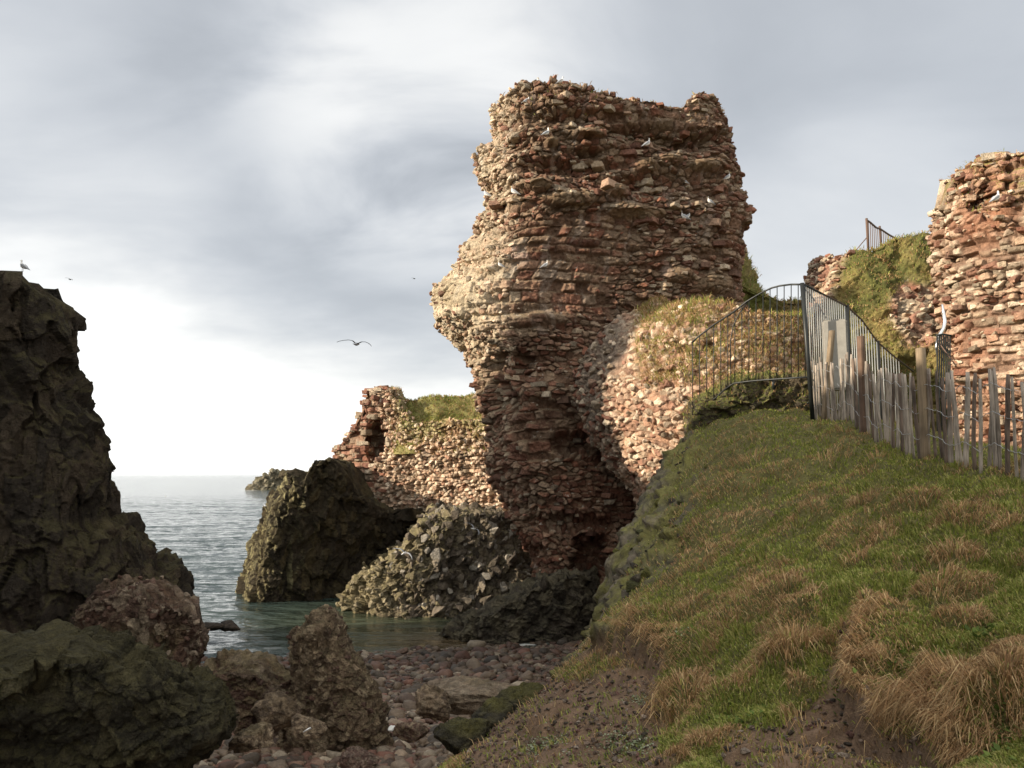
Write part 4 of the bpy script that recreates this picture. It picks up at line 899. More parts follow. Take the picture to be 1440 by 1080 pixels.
edgef = ss(-.75, .15, sdv+.5*noise3(p*1.2, 360)); rockf = ss(12, 13, yy)*ss(.9, .1, sdv+.6*fbm(p*.9, 362, 2))*ss(.9, 1.4, slope+.2)
prob = edgef*(1-.93*ss(.3, .6, sl))*(1-lipb*.9)*(1-.8*rockf); prob = np.where(xx > 5.4+.0*yy, prob*.6, prob); prob = prob*(1-.72*rockzone(p, 10.))
keep = (r.rand(k) < prob); idx = np.where(keep)[0]
q2 = p*np.array([1, 1, 0]); curv = fbm(q2*1.9, 370, 4, .6)*1.1+.6*(np.abs(noise3(q2*1.3, 301))-.22)*2; dryf = ss(.05, .55, curv+.35*ss(.45, .95, slope)+.25*ss(.8, .2, sdv))
tzz, tww, thd = tuss(xx, yy); dry = np.clip(np.maximum(dryf*.70, np.maximum(lipa*1.3, ss(.15, .7, tww)*.72)), 0, .97)[idx]; twi = tww[idx]; isd = r.rand(len(idx)) < dry; lip_i = lipa[idx]
kk = len(idx); ln = np.where(isd, r.uniform(.035, .11, kk)*(1+.45*lip_i), r.uniform(.025, .07, kk)); ln = ln*(.7+.8*ss(-.2, .5, fbm(q2[idx]*2, 371, 2)))*(1-.45*ss(8, 4, yy[idx])*(lip_i < .3))
hd = np.where(lip_i > .25, lhd[idx]+r.normal(0, .65, kk), np.where(r.rand(kk) < .75, down[idx]+r.normal(0, 1.0, kk)+1.2*noise3(q2[idx]*1.1, 372), r.uniform(0, 6.28, kk)))
bend = np.where(isd, r.uniform(.4, 1.7, kk), r.uniform(.2, 1.1, kk)); hd = np.where((twi > .1)&(lip_i < .25), thd[idx]+r.normal(0, .5, kk)+.0, hd); ln = ln*(1+.5*(twi > .15)*isd); bend = np.where(lip_i > .25, r.uniform(1.1, 1.9, kk), bend)
C = np.where(isd[:, None], DC[r.randint(0, 5, kk)], GC[r.randint(0, 5, kk)])*r.uniform(.6, 1.25, kk)[:, None]
C = 1.12*C*(1+.25*fbm(q2[idx]*.6, 373, 2))[:, None]
wdv = np.where(isd, .0026, .0040)*(1+yy[idx]*.24)
Vb_, Fb_, Cb_ = blades(p[idx], nrm[idx], hd, ln*1.05, wdv, C, bend); o = mesh('grass', Vb_, Fb_, M_grass, None, Cb_, smooth=False)
tag(o, 'short green grass mixed with drooping straw coloured tussocks on the bank', 'grass', kind='stuff')
print('blades', kk)
ar = (RR.ravel()**2)*np.clip(soil*ss(.1, .4, Mk), 0, 1)*(Y < 13)*(Y > 3.5)*(pyT < 1150); gx_ = scatter_on(V, n_ground, ar, 3500, 349, (.006, .035), PR_RUB, [(.22, .16, .12), (.14, .10, .075), (.30, .24, .19), (.18, .10, .08), (.10, .08, .06)], (1, .8, .6), .25, None, hor=False)
o = mesh('soil_grit', gx_[0], gx_[1], M_near, None, gx_[2], smooth=False); tag(o, 'small stones and clods scattered over the worn bare soil', 'grit', kind='stuff')
# small dark leafy weeds and white specks
def leaves(k, seed, area, szr, cols, lab, cat, name, up=.4):
    r = np.random.RandomState(seed); P_ = []
    for (cx, cy, rx, ry, Y0, Y1) in area:
        m = max(4, int(k*rx*ry/sum(a[2]*a[3] for a in area))); px = cx+r.normal(0, .5, m)*rx; py = cy+r.normal(0, .5, m)*ry
        v = (540-py)/F; ry_ = Y0+(Y1-Y0)*(cy+ry-py)/(2*ry); g = None
        for it in range(9):
            pt = P(px, py, ry_); gz_ = ground_at(pt[:, 0], pt[:, 1]); ry_ = np.clip(ry_*(1+.6*(pt[:, 2]-gz_)/np.maximum(CZ-pt[:, 2], .4)), Y0*.7, Y1*1.4)
        pt = P(px, py, ry_); pt[:, 2] = ground_at(pt[:, 0], pt[:, 1])+.01; P_.append(pt)
    P_ = np.concatenate(P_); k = len(P_); s = r.uniform(*szr, k); h = r.uniform(0, 6.28, k); u = r.uniform(0, up, k)
    a = np.stack([np.cos(h)*np.cos(u), np.sin(h)*np.cos(u), np.sin(u)], 1); b = np.stack([-np.sin(h), np.cos(h), r.uniform(-.3, .3, k)], 1)
    VV = np.stack([P_, P_+(a*.45+b*.32)*s[:, None], P_+a*s[:, None], P_+(a*.45-b*.32)*s[:, None]], 1).reshape(-1, 3); FF = (np.arange(k)*4)[:, None]+np.array([[0, 1, 2, 3]])
    c = np.array(cols)[r.randint(0, len(cols), k)]*r.uniform(.75, 1.2, k)[:, None]
    o = mesh(name, VV, FF, M_grass, None, np.repeat(c, 4, 0), smooth=False); tag(o, lab, cat, kind='stuff')
leaves(900, 5, [(1290, 930, 40, 25, 5, 6.5), (1330, 860, 25, 15, 6, 7), (1400, 1030, 40, 20, 4.3, 4.9), (1385, 890, 30, 22, 5.5, 6.3), (1180, 960, 30, 12, 5.8, 6.6), (1130, 850, 30, 12, 8, 9), (1050, 1010, 40, 15, 6, 7), (940, 900, 30, 12, 8.5, 9.5)], (.025, .06), [(.11, .17, .035), (.15, .20, .045), (.09, .13, .03)], 'low green broad leaved weeds among the grass', 'weeds', 'weed_leaves', .9)
leaves(2600, 6, [(905, 858, 22, 10, 10.5, 12.5), (1140, 720, 26, 8, 11, 12.5), (880, 1045, 40, 20, 6.8, 7.8), (770, 1050, 40, 20, 7.6, 8.8), (1030, 770, 30, 8, 10.5, 12), (960, 890, 25, 8, 8.7, 9.6), (1060, 600, 30, 6, 16, 17.5), (900, 985, 20, 8, 8, 8.8)], (.012, .03), [(.42, .46, .32), (.16, .22, .08), (.30, .34, .2), (.12, .17, .06)], 'small pale scurvy weed plants scattered over the bare slope', 'weeds', 'pale_weeds', .6)
# turf on the mound, the wall tops, hump
def turf_on(key, k, seed, maskf, ln, wd, dryp=.5, dk=1.0):
    V_, n, A = SURF[key]; V = V_; r = np.random.RandomState(seed); wgt = A*maskf(V, n); c = np.cumsum(wgt); i = np.clip(np.searchsorted(c/c[-1], r.rand(k)), 0, len(V)-1)
    p = V[i]+r.normal(0, .03, (k, 3)); dr = r.rand(k) < np.clip(dryp+.7*fbm(p*.9, seed, 3), 0, 1); l = r.uniform(*ln, k)
    C = np.where(dr[:, None], DC[r.randint(0, 5, k)], GC[r.randint(0, 5, k)]*.95)*r.uniform(.7, 1.25, k)[:, None]
    hd = np.arctan2(n[i][:, 1], n[i][:, 0])+r.normal(0, .8, k)
    return blades(p, n[i], hd, l, np.full(k, wd), C, np.where(dr, r.uniform(.7, 1.6, k), r.uniform(.2, 1., k)))
pxy = lambda V: proj(V)
parts = [turf_on('mound', 34000, 601, lambda V, n: ss(.15, .5, n[:, 2]+.3*fbm(V*.9, 611, 2))*ss(888, 915, proj(V)[0])*(proj(V)[1] < 545)*(proj(V)[1] > 300), (.08, .26), .022, .65),
         turf_on('turf', 16000, 602, lambda V, n: (n[:, 2] > .1)*(proj(V)[1] < 640)*1.0, (.06, .18), .03, .4),
         turf_on('bwall', 8000, 603, lambda V, n: (n[:, 2] > .2)*(proj(V)[1] < 640)*(proj(V)[0] > 545)*1.0, (.10, .26), .03, .6),
         turf_on('hump', 26000, 604, lambda V, n: (n[:, 2] > .1)*(proj(V)[0] > 1185)*(ell(*proj(V), 1290, 440, 34, 40) < .3)*1.0, (.05, .17), .024, .6, 1.),
         turf_on('hump2', 6000, 605, lambda V, n: (n[:, 2] > .1)*1.0, (.1, .28), .035, .5),
         turf_on('rwall', 4000, 606, lambda V, n: (n[:, 2] > .35)*(proj(V)[1] < 300)*1.0, (.05, .16), .015, .5),
         turf_on('rrock', 5000, 607, lambda V, n: (n[:, 2] > .5)*1.0, (.05, .14), .015, .6),
         turf_on('tower', 900, 608, lambda V, n: (n[:, 2] > .5)*(proj(V)[1] < 170)*1.0, (.06, .2), .03, .9)]
Vx, Fx, Cx = merge(parts); o = mesh('turf_grass', Vx, Fx, M_grass, None, Cx, smooth=False); tag(o, 'rough green and straw turf growing on the mound, hump and wall tops', 'grass', kind='stuff')
# ------------------------------------------------------------------ fences, posts, railings
def tube(pts, rad, n=8, cap=True, noise=0, seed=0, flat=1.0):
    pts = np.array(pts, float); k = len(pts); rad = np.broadcast_to(np.array(rad, float), (k,)); r = np.random.RandomState(seed)
    T = np.gradient(pts, axis=0); T /= np.linalg.norm(T, axis=1)[:, None]; ref = np.array([0, 0, 1.]) if abs(T[0, 2]) < .9 else np.array([0, 1., 0])
    A = np.cross(T, ref); A /= np.linalg.norm(A, axis=1)[:, None]; B = np.cross(T, A); ang = np.arange(n)*2*np.pi/n+.3
    prof = 1+noise*r.uniform(-1, 1, n)
    V = pts[:, None]+(A[:, None]*(np.cos(ang)*prof)[None, :, None]+B[:, None]*(np.sin(ang)*prof*flat)[None, :, None])*rad[:, None, None]*(1+noise*.5*r.uniform(-1, 1, (k, n)))[..., None]
    Fq = gfaces(k, n); V = V.reshape(-1, 3)
    V = np.concatenate([V, pts[:1], pts[-1:]]); a = np.arange(n); b = (a+1) % n; i0 = k*n
    Ft = np.concatenate([np.stack([b, a, np.full(n, i0)], 1), np.stack([a+(k-1)*n, b+(k-1)*n, np.full(n, i0+1)], 1)])
    return V, [Fq, Ft]
def boxbar(p0, p1, wx, wy, yaw=0, bev=.01):
    """squared timber standing from p0 to p1"""
    p0 = np.array(p0, float); p1 = np.array(p1, float); q = np.array([[-wx, -wy+bev], [-wx+bev, -wy], [wx-bev, -wy], [wx, -wy+bev], [wx, wy-bev], [wx-bev, wy], [-wx+bev, wy], [-wx, wy-bev]])/1.0
    c, s_ = math.cos(yaw), math.sin(yaw); q = q@np.array([[c, s_], [-s_, c]]); t = np.linspace(0, 1, 8); rows = []
    for i, tt in enumerate(t): rows.append(np.concatenate([p0[:2]+(p1-p0)[:2]*tt+q*(1 if 0 < i < 7 else .985), np.full((8, 1), p0[2]+(p1-p0)[2]*tt)], 1))
    V = np.concatenate(rows); V = np.concatenate([V, [p0], [p1]]); a = np.arange(8); b = (a+1) % 8
    return V, [gfaces(8, 8), np.concatenate([np.stack([b, a, np.full(8, 64)], 1), np.stack([a+56, b+56, np.full(8, 65)], 1)])]
def wood_mat(name, c1, c2, sc_=4):
    m, t, b = mat_base(name); n = t.nodes; l = t.links; g = n.new('ShaderNodeNewGeometry'); mp = n.new('ShaderNodeMapping'); l.new(g.outputs['Position'], mp.inputs[0]); mp.inputs['Scale'].default_value = (60, 60, sc_)
    no = n.new('ShaderNodeTexNoise'); no.inputs['Scale'].default_value = 1; no.inputs['Detail'].default_value = 6; l.new(mp.outputs[0], no.inputs['Vector'])
    n2 = n.new('ShaderNodeTexNoise'); n2.inputs['Scale'].default_value = 3.5; n2.inputs['Detail'].default_value = 4; l.new(g.outputs['Position'], n2.inputs['Vector'])
    ad = n.new('ShaderNodeMath'); ad.operation = 'ADD'; l.new(no.outputs[0], ad.inputs[0]); l.new(n2.outputs[0], ad.inputs[1]); mr = n.new('ShaderNodeMapRange'); l.new(ad.outputs[0], mr.inputs[0]); mr.inputs[1].default_value = .75; mr.inputs[2].default_value = 1.25
    mi = n.new('ShaderNodeMix'); mi.data_type = 'RGBA'; l.new(mr.outputs[0], mi.inputs['Factor']); mi.inputs[6].default_value = (*c1, 1); mi.inputs[7].default_value = (*c2, 1); l.new(mi.outputs[2], b.inputs['Base Color'])
    bu = n.new('ShaderNodeBump'); bu.inputs['Distance'].default_value = .006; l.new(no.outputs[0], bu.inputs['Height']); l.new(bu.outputs[0], b.inputs['Normal']); b.inputs['Roughness'].default_value = .85
    return m
M_pale = [wood_mat('split_chestnut', (.10, .08, .062), (.33, .28, .235)), wood_mat('bleached_chestnut', (.16, .135, .11), (.45, .385, .32)), wood_mat('bark_chestnut', (.05, .036, .028), (.20, .145, .11))]
M_post = wood_mat('sawn_timber', (.11, .08, .05), (.26, .195, .125), 2); M_post2 = wood_mat('dark_timber', (.07, .042, .028), (.17, .105, .07), 2)
M_wire = pmat('galvanised_wire', (.45, .46, .46), .45, .6, 30); M_iron = pmat('black_iron', (.022, .025, .025), .42, .3, 40, .4, .001); M_conc = pmat('weathered_concrete', (.27, .26, .235), .9, 0, 7, .3, .01)
M_zinc = pmat('pale_galvanised_bar', (.26, .27, .265), .5, .3, 30, .3, .001); M_rust = pmat('rusty_iron', (.13, .085, .065), .8, .2, 25, .5, .002); M_shine = pmat('bright_metal', (.7, .72, .74), .2, .9, 10, .1)
FL = [(1140, 588, 17.0), (1165, 597, 16.0), (1212, 608, 13.9), (1255, 630, 12.5), (1298, 650, 11.4), (1350, 664, 10.5), (1430, 690, 9.35), (1475, 702, 8.8), (1540, 725, 8.1)]
fp = np.array([P(*q) for q in FL]); seg = np.concatenate([[0], np.cumsum(np.linalg.norm(np.diff(fp[:, :2], axis=0), axis=1))])
def fat(t): return np.array([np.interp(t, seg, fp[:, 0]), np.interp(t, seg, fp[:, 1])])
fence = empty('paling_fence', tuple(fp[4])); tag(fence, 'low chestnut paling fence of split stakes wired between timber posts on the grass bank', 'fence')
def adopt(o, root): o.location = tuple(Vector(o.location)-root.location); o.parent = root; return o
rf = random.Random(4)
def fmesh(name, VF, mat, root): o = mesh(name, VF[0], VF[1], mat); o.location = tuple(-root.location); o.parent = root; return o
t = .1; tops = []
while t < seg[-1]:
    b = fat(t); gz = gz1(*b); h = 1.10+rf.uniform(-.05, .04); lean = np.array([rf.gauss(0, .035), rf.gauss(0, .055)]); dq = fat(min(t+.1, seg[-1]))-fat(t-.05); dq /= np.linalg.norm(dq)
    nsg = 9; pts = []; ww = rf.uniform(.017, .026)
    ph = rf.uniform(0, 6); bow = rf.uniform(-.03, .03)
    for i in range(nsg):
        u = i/(nsg-1); pts.append([b[0]+lean[0]*u+bow*math.sin(u*3+ph), b[1]+lean[1]*u+bow*math.cos(u*2.3+ph), gz-.05+(h+.05)*u])
    rad = [ww*(1.05-.12*i/(nsg-1))*rf.uniform(.88, 1.12) for i in range(nsg)]; rad[-1] *= .8
    px_ = proj(np.array([[*b, gz]]))[0][0]
    fmesh('pale', tube(pts, rad, 7, noise=.34, seed=int(t*1000)), rf.choice([M_pale[0], M_pale[1], M_pale[1], M_pale[2]] if px_ > 1200 else [M_pale[0], M_pale[1]]), fence)
    tops.append((b, gz)); t += rf.uniform(.12, .175) if px_ < 1300 else rf.uniform(.095, .16)
for hh in (.28, .62, .93):
    pts = []
    for i in range(0, 260):
        tt = i/259*seg[-1]; b = fat(tt); sag = -.02*math.sin(tt*2.1+hh)
        pts.append([b[0]-.03+.004*math.sin(tt*60), b[1]-.012, gz1(*b)+hh+sag+.006*math.sin(tt*55+hh)])
    fmesh('wire', tube(pts, .0035, 5), M_wire, fence)
for (px, py, Y, pyt, wx, m, dx) in ((1298, 650, 11.35, 491, .048, M_post, .0), (1213, 610, 13.8, 474, .048, M_post2, .0), (1156, 600, 16.1, 466, .045, M_post, .22), (1492, 706, 8.65, 470, .06, M_post, 0)):
    b = P(px, py, Y); tp = P(px, pyt, Y); zb = gz1(b[0], b[1])-.1; fmesh('post', boxbar([b[0], b[1]-.08, zb], [b[0]+dx, b[1]-.08, tp[2]], wx, wx, .35), m, fence)
# sign tag on the fence
sg = P(1272, 578, 12.3); s_ = empty('fence_sign', tuple(sg), .25); tag(s_, 'narrow white notice with red print hung on the palings', 'sign')
def sbox(name, cx, cy, cz, w_, d_, h_, mat, root, bev=.003):
    bm = bmesh.new(); bmesh.ops.create_cube(bm, size=1); bmesh.ops.scale(bm, vec=(w_, d_, h_), verts=bm.verts); bmesh.ops.bevel(bm, geom=bm.edges, offset=bev, segments=2, affect='EDGES'); bmesh.ops.translate(bm, vec=(cx, cy, cz), verts=bm.verts)
    me = D.meshes.new(name); bm.to_mesh(me); bm.free(); me.materials.append(mat); o = D.objects.new(name, me); col.objects.link(o); o.parent = root; return o
M_white = pmat('white_board', (.75, .75, .72), .6, 0, 40, .08); M_red = pmat('red_print', (.55, .12, .13), .6)
sbox('board', 0, 0, 0, .085, .012, .31, M_white, s_); bm = bmesh.new()
for i in range(9):
    m = bmesh.new(); 
    w_ = [.05, .035, .045, .03, .05, .04, .046, .028, .04][i]; zc = .03-.019*i
    vs = [bm.verts.new(v) for v in ((-w_/2, -.0085, zc-.005), (w_/2, -.0085, zc-.005), (w_/2, -.0085, zc+.005), (-w_/2, -.0085, zc+.005))]; bm.faces.new(vs); m.free()
me = D.meshes.new('print'); bm.to_mesh(me); bm.free(); me.materials.append(M_red); o = D.objects.new('print', me); col.objects.link(o); o.parent = s_

# black metal railing on the mound edge
rail = empty('metal_railing', tuple(P(1143, 588, 16.6))); tag(rail, 'black metal railing with curved top crossing the mound, left of the tall iron post', 'railing')
TOPR = [(973, 482, 18.6), (978, 477, 18.5), (985, 471, 18.45), (1005, 456, 18.2), (1034, 437, 17.8), (1050, 424, 17.6), (1072, 411, 17.4), (1085, 405, 17.2), (1096, 402, 17.1), (1112, 400, 16.9), (1128, 400, 16.6)]
BOTR = [(975, 574, 18.6), (990, 568, 18.4), (1006, 560, 18.2), (1020, 547, 18), (1032, 539, 17.8), (1055, 536, 17.6), (1079, 534, 17.3), (1110, 532, 17.0), (1140, 530, 16.6)]
tr = np.array([P(*q) for q in TOPR]); br = np.array([P(*q) for q in BOTR])
fmesh('rail', tube(tr, .020, 6), M_iron, rail); fmesh('rail', tube(br, .018, 6), M_iron, rail)
for i in range(17):
    px = 974+i*9.9; q0 = np.array([np.interp(px, [a[0] for a in BOTR], [a[j] for a in BOTR]) for j in (1, 2)]); q1 = np.array([np.interp(px, [a[0] for a in TOPR], [a[j] for a in TOPR]) for j in (1, 2)])
    a = P(px, q0[0]+(10 if i in (0, 3) else 0), q0[1]); b = P(px, q1[0], q1[1])
    a[0] = b[0]+.0*a[0]+(a[0]-b[0])*1; fmesh('bar', tube([a, (a+b)/2, b], .010, 6), M_iron, rail)
pts = [P(1028+2*0, 540, 17.85), P(1027, 480, 17.8), P(1031, 458, 17.8), P(1040, 440, 17.75), P(1052, 424, 17.6)]; fmesh('bar', tube(pts, .012, 6), M_iron, rail)
a = P(1143, 592, 16.6); b = P(1128, 398, 16.6); fmesh('post', tube([a, a*.5+b*.5, b], .042, 8), M_iron, rail)
a = P(1088, 548, 17.3); b = P(1087, 533, 17.3); fmesh('post', tube([a, (a+b)/2, b], .03, 6), M_iron, rail)
rail2 = empty('metal_railing', tuple(P(1133, 500, 16.7))); tag(rail2, 'closely barred black metal railing running down and away behind the paling fence', 'railing')
T2 = [(1130, 400, 16.8), (1160, 415, 17.6), (1190, 430, 18.6), (1212, 450, 19.6), (1233, 480, 20.8), (1258, 502, 22.2), (1284, 522, 24)]
t2 = np.array([P(*q) for q in T2]); fmesh('rail', tube(t2, .022, 6), M_iron, rail2); bb = t2.copy(); bb[:, 2] = np.maximum(bb[:, 2]-2.3, 5.55); fmesh('rail', tube(bb, .018, 6), M_iron, rail2)
T2a = np.array(T2)
for i in range(40):
    px = 1133.5+i*3.0+(max(0, i-24))*.9
    if px > 1282: break
    py, Yv = np.interp(px, T2a[:, 0], T2a[:, 1]), np.interp(px, T2a[:, 0], T2a[:, 2]); b = P(px, py, Yv); a = b.copy(); a[2] = max(a[2]-2.3, 5.55); fmesh('bar', tube([a, (a+b)/2, b], .013, 6), M_zinc, rail2)
for px in (1191, 1234):
    py, Yv = np.interp(px, T2a[:, 0], T2a[:, 1]), np.interp(px, T2a[:, 0], T2a[:, 2]); b = P(px, py-2, Yv); a = b.copy(); a[2] = a[2]-2.8; fmesh('post', tube([a, (a+b)/2, b], .045, 8), M_iron, rail2)
# concrete block behind the palings
cpos = P(1176, 520, 16.9); blk = empty('concrete_pillar', (cpos[0], cpos[1], cpos[2]-.4), -.35); tag(blk, 'weathered grey concrete pillar behind the palings beside the railing', 'pillar'); ch = P(1176, 451, 16.9)[2]-cpos[2]+.4
bm = bmesh.new(); bmesh.ops.create_cube(bm, size=1); bmesh.ops.scale(bm, vec=(.46, .34, ch), verts=bm.verts); bmesh.ops.bevel(bm, geom=bm.edges, offset=.035, segments=3, affect='EDGES'); bmesh.ops.translate(bm, vec=(0, 0, ch/2), verts=bm.verts)
bmesh.ops.subdivide_edges(bm, edges=bm.edges, cuts=3, use_grid_fill=True)
for v in bm.verts: v.co += Vector((rf.uniform(-.004, .004), rf.uniform(-.004, .004), rf.uniform(-.006, .006)))
me = D.meshes.new('shaft'); bm.to_mesh(me); bm.free(); me.materials.append(M_conc); o = D.objects.new('shaft', me); col.objects.link(o); o.parent = blk
# gate and shiny pipe left of the right ruin
gt = empty('metal_gate', tuple(P(1326, 540, 18.6))); tag(gt, 'narrow black barred gate panel against the right hand ruin', 'gate')
for i in range(7):
    px = 1318+i*3; a = P(px, 640, 18.6); b = P(px, 470+abs(i-3)*.5, 18.6); fmesh('bar', tube([a, (a+b)/2, b], .016, 6), M_iron, gt)
fmesh('rail', tube([P(1316, 472, 18.6), P(1326, 470, 18.6), P(1338, 472, 18.6)], .022, 6), M_iron, gt); fmesh('rail', tube([P(1316, 560, 18.6), P(1326, 560, 18.6), P(1338, 560, 18.6)], .022, 6), M_iron, gt)
a_, b_ = P(1316, 476, 18.7), P(1344, 514, 18.3); fmesh('brace', tube([a_, (a_+b_)/2, b_], .014, 6), M_rust, gt)
V_, F_ = tube([P(1325, 428, 18.7), P(1327, 440, 18.7), P(1329, 452, 18.7), P(1327, 462, 18.7), P(1320, 474, 18.7), P(1317, 488, 18.7), P(1318, 500, 18.7)], [.02, .035, .04, .042, .045, .035, .02], 10); o = mesh('downpipe', V_, F_, M_shine); tag(o, 'short bright metal pipe bending down the edge of the right ruin', 'pipe')
# rusty fence far up on the hump
ff = empty('rusty_fence', tuple(P(1240, 352, 44))); tag(ff, 'small rusty fence leaning on the skyline above the grassy hump', 'fence')
TF = [(1218, 309, 42), (1224, 313, 43), (1232, 320, 44), (1238, 322, 45), (1250, 330, 47), (1266, 339, 50)]; tf = np.array([P(*q) for q in TF]); BF = [(1223, 356, 42), (1238, 356, 45), (1250, 349, 47), (1266, 341, 50)]
fmesh('rail', tube(tf, .05, 6), M_rust, ff)
for px in np.arange(1221, 1264, 2.6):
    a = P(px+1.5, np.interp(px, [q[0] for q in BF], [q[1] for q in BF])+6, np.interp(px, [q[0] for q in BF], [q[2] for q in BF])); b = P(px, np.interp(px, [q[0] for q in TF], [q[1] for q in TF]), np.interp(px, [q[0] for q in TF], [q[2] for q in TF])); fmesh('bar', tube([a, (a+b)/2, b], .022, 5), M_rust, ff)
for (px, p1, p0, Y) in ((1218.5, 307, 362, 42), (1237, 318, 362, 45)):
    a, b = P(px+3, p0, Y), P(px, p1, Y); fmesh('post', tube([a, (a+b)/2, b], .06, 6), M_rust, ff)
a, b = P(1190, 368, 43), P(1219, 334, 42); fmesh('stay_wire', tube([a, (a+b)/2, b], .025, 5), M_rust, ff)
a, b = P(1197, 354, 43), P(1196, 366, 43)

# ------------------------------------------------------------------ gulls
M_gw = pmat('white_plumage', (.78, .78, .76), .8, 0, 60, .06); M_gg = pmat('grey_plumage', (.33, .35, .38), .8, 0, 60, .1); M_bk = pmat('beak_yellow', (.55, .45, .12), .5); M_gd = pmat('dark_wingtip', (.03, .03, .03), .7)
def revolve(path, n=14):
    """path of (x along, z centre, ry, rz)"""
    rows = [[(x, ry*math.cos(2*math.pi*i/n), zc+rz*math.sin(2*math.pi*i/n)) for i in range(n)] for x, zc, ry, rz in path]
    V = np.array(rows).reshape(-1, 3); return V, gfaces(len(path), n)
def perched_gull():
    def up(V):
        V = V.copy(); x, z_ = V[:, 0].copy(), V[:, 2]-.11; c_, s2 = math.cos(.42), math.sin(.42); V[:, 0] = x*c_-z_*s2; V[:, 2] = .13+x*s2+z_*c_; return V
    g = empty('gull'); V, Fq = revolve([(-.235, .115, .002, .002), (-.20, .118, .022, .008), (-.14, .125, .035, .022), (-.07, .13, .052, .05), (0, .135, .062, .062), (.055, .145, .058, .062), (.095, .175, .042, .048), (.11, .205, .030, .034), (.118, .235, .029, .030), (.125, .258, .030, .028), (.135, .272, .022, .018), (.14, .282, .006, .005)]); V = up(V)
    mesh('body', V, Fq, M_gw, g)
    for s_ in (-1, 1):
        V, Fq = revolve([(-.26, .115, .004, .003), (-.18, .13, .012, .016), (-.08, .15, .018, .038), (0, .16, .020, .045), (.05, .16, .014, .032), (.075, .16, .003, .006)], 8); V[:, 1] += s_*(.048+.0*V[:, 0])*np.clip((V[:, 0]+.30)/.25, .3, 1); mesh('wing', up(V), Fq, M_gg, g)
        a = tube([(.01, s_*.02, 0), (.01, s_*.02, .05), (.005, s_*.02, .09)], .005, 5); mesh('leg', a[0], a[1], M_gd, g)
    V, Fq = revolve([(.145, .25, .010, .011), (.165, .246, .007, .008), (.19, .238, .001, .002)], 6); mesh('beak', up(V), Fq, M_bk, g); return g
def flying_gull(dark=False):
    g = empty('gull'); V, Fq = revolve([(-.22, 0, .03, .003), (-.17, 0, .028, .010), (-.08, 0, .04, .035), (0, 0, .05, .05), (.08, .005, .042, .045), (.13, .012, .032, .033), (.165, .015, .028, .028), (.19, .013, .018, .018), (.20, .012, .004, .004)]); mesh('body', V, Fq, M_gg if dark else M_gw, g)
    V, Fq = revolve([(.195, .01, .009, .009), (.215, .006, .006, .006), (.24, .0, .001, .001)], 6); mesh('beak', V, Fq, M_bk, g)
    for s_ in (-1, 1):
        st = [(.03, .02, .07, .0), (.15, .09, .065, .02), (.28, .10, .06, .01), (.42, .07, .045, -.05), (.52, .03, .028, -.12), (.58, -.01, .006, -.17)]; rows = []
        for (y, z_, ch_, xx_) in st: rows.append([(xx_+.02+ch_, s_*y, z_), (xx_+.02, s_*y, z_+.010), (xx_+.02-ch_, s_*y, z_), (xx_+.02, s_*y, z_-.006)])
        V = np.array(rows).reshape(-1, 3); mesh('wing', V, gfaces(len(st), 4), M_gd if dark else M_gg, g)
    return g
def ctree(o, parent=None):
    c = o.copy(); col.objects.link(c); c.parent = parent
    for ch in o.children: ctree(ch, c)
    return c
allV = np.concatenate([SURF['tower'][0]]); tpx, tpy = proj(allV); frontm = (SURF['tower'][1][:, 1] < .4)
PG = [(742, 143, .3, 'gull on the upper left ledge just under the tower top'), (757, 114, 2.6, 'gull on the left peak of the tower top'), (790, 117, .2, 'gull on the tower skyline right of the peak'), (773, 194, .5, 'gull on the ledge left of the long pale block'), (722, 272, 2.9, 'gull on the left end of the mossy middle ledge'), (796, 278, .3, 'gull in the centre of the mossy middle ledge'),
      (962, 255, 3.0, 'gull below the right mossy stone ledge'), (997, 284, 3.1, 'gull on a small shelf near the tower right edge'), (1022, 251, .3, 'gull at the right edge of the upper tower'), (959, 306, 2.8, 'left bird of the gull pair on the right half of the tower'), (967, 306, .2, 'right bird of the gull pair on the right half of the tower'), (701, 373, 2.8, 'gull low on the left flank of the tower'), (768, 377, .3, 'gull above the coursed red blocks in mid tower'), (910, 204, .2, 'gull in the dark recess under the top courses'), (684, 275, 2.9, 'gull at the extreme left edge of the tower'), (1045, 318, .2, 'gull at the lower right edge of the tower')]
g0 = perched_gull()
def nearest(px, py):
    d = (tpx-px)**2+(tpy-py)**2*1.3+(~frontm)*1e6; i = np.argsort(d)[:300]; y0 = np.median(allV[i, 1]); up_ = (SURF['tower'][1][i, 2] > .5) & (allV[i, 1] < y0+.25)
    i = i[up_] if up_.any() else i; return allV[i[0]]
for i, (px, py, rz, lab) in enumerate(PG):
    g = g0 if i == 0 else ctree(g0); q = nearest(px, py+6); g.location = (q[0], q[1]-.10, q[2]+.01); k_ = .90+.15*math.sin(i*5); g.scale = (k_, k_, k_); g.rotation_euler = (0, 0, rz+.2*math.sin(i*3)); tag(g, 'white '+lab, 'gull', 'gulls perched on the ruins')
for (px, py, Y, rz, lab) in ((31, 383, 24.0, 2.9, 'gull standing dark on the left cliff top'), (1402, 283, 19.2, .3, 'gull on a stone inside the hollow of the right ruin')):
    g = ctree(g0); g.location = tuple(P(px, py+4, Y)); g.rotation_euler = (0, 0, rz); g.scale = (.9, .9, .9)
    if px < 100:
        vc = SURF['cliff'][0]; cx_, cy_ = proj(vc); m_ = (cx_ > 26) & (cx_ < 38); tp_v = vc[m_][np.argmin(cy_[m_])]; g.location = (tp_v[0], tp_v[1], tp_v[2]-.01)
    tag(g, lab, 'gull', 'gulls perched on the ruins')
g = [c for c in bpy.data.objects if c.name.startswith('gull') and c.get('label', '').startswith('gull standing')][0]
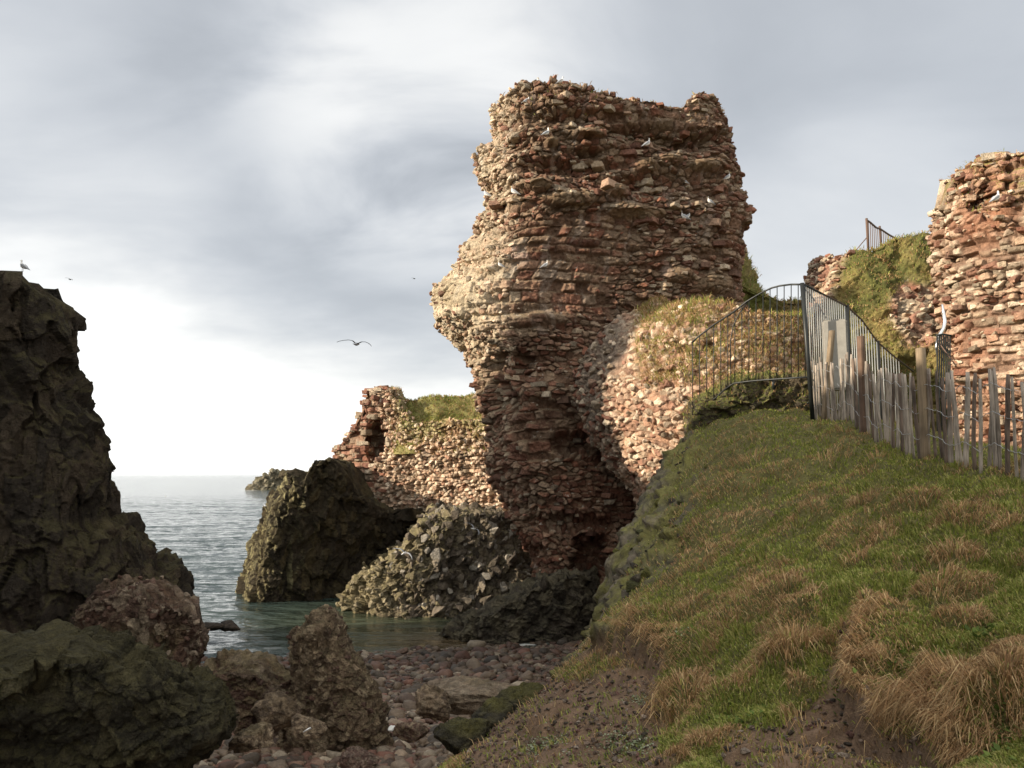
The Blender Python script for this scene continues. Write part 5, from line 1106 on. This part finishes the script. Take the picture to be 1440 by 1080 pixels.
f0 = flying_gull(True); f0.location = tuple(P(501, 484, 24)); f0.rotation_euler = (.15, -.1, 1.3); f0.scale = (.9, .9, .9); tag(f0, 'dark gull gliding with long spread wings over the sea left of the tower', 'gull', 'gulls in flight')
for (px, py, Y, rz, lab, sc_) in ((98, 393, 90, 1.2, 'tiny distant gull flying right of the left cliff top', 1), (582, 392, 120, .6, 'tiny distant gull in the sky left of the tower bulge', 1)):
    g = ctree(f0); g.location = tuple(P(px, py, Y)); g.rotation_euler = (.3, .1, rz); g.scale = (1, 1, 1); tag(g, lab, 'gull', 'gulls in flight')
f1 = flying_gull(False); f1.location = tuple(P(666, 744, 30)); f1.scale = (.7, .7, .7); f1.rotation_euler = (.5, .25, .9); tag(f1, 'white gull flying before the upper dark outcrop rocks', 'gull', 'gulls in flight')
for (px, py, Y, rz, lab) in ((568, 778, 31.3, 1.1, 'white gull with raised wings at the upper left slope of the outcrop'), (372, 712, 60, .4, 'white gull flying low over the sea beside the promontory'), (233, 698, 110, .3, 'white gull low over the open sea near the left cliff')):
    g = ctree(f1); g.location = tuple(P(px, py, Y)); g.scale = (.75, .75, .75); g.rotation_euler = (.4, -.2, rz); tag(g, lab, 'gull', 'gulls in flight')

# ------------------------------------------------------------------ unseen cliff added behind and left of viewer, ridge heights shaped for its shadows
SHADE_CLIFF = [(-21, 31, 3), (-20, 26.2, 4.5), (-20, 25.0, 15), (-20, 22, 18.3), (-20, 21.3, 23), (-20, 19.7, 23.6), (-20, 19.4, 17), (-19.5, 19.0, 14.3), (-19, 17.0, 13.2), (-18.5, 16.1, 13.2), (-17.5, 14.8, 13.2), (-15.5, 13.0, 14.3), (-15, 11.5, 15.0), (-14, 7, 14.2), (-14, 2, 14.2), (-14.5, -4, 14), (-16, -12, 13)]
cl = np.array(SHADE_CLIFF); tt = np.linspace(0, len(cl)-1, 300); ci = [np.interp(tt, np.arange(len(cl)), cl[:, j]) for j in range(3)]; W_ = 40
prof = [(1.8, -1), (1.3, .3), (.6, .75), (.1, .95), (-.3, 1.0), (-1.0, 1.0), (-1.7, .9), (-2.4, .3), (-3, -1)]; tp_ = np.linspace(0, len(prof)-1, W_)
pw = np.interp(tp_, np.arange(len(prof)), [q[0] for q in prof]); ph_ = np.interp(tp_, np.arange(len(prof)), [q[1] for q in prof])
G = np.stack([ci[0][:, None]+pw[None], np.broadcast_to(ci[1][:, None], (300, W_)), np.where(ph_ < 0, -2, ph_*ci[2][:, None])], -1); V = G.reshape(-1, 3)
d, r1, e = rocky(V, 700, (1.0, .5, .2), (.2, .6, 1.6), facet=.5, fsc=.6); V = V+np.stack([d, d*.3, d*.4], 1)*.5
i = np.arange(299)[:, None]*W_; j = np.arange(W_-1)[None]; Fq = np.stack([i+j, i+j+1, i+W_+j+1, i+W_+j], -1).reshape(-1, 4)
Cc = pal(r1, DARK)*(1+.3*fbm(V, 702, 2))[:, None]; o = mesh('sea_cliff', V, Fq, M_rock, None, Cc); tag(o, kind='structure')  # added out of view to shade the foreground, lower tower and hump
print('objects', len(D.objects))
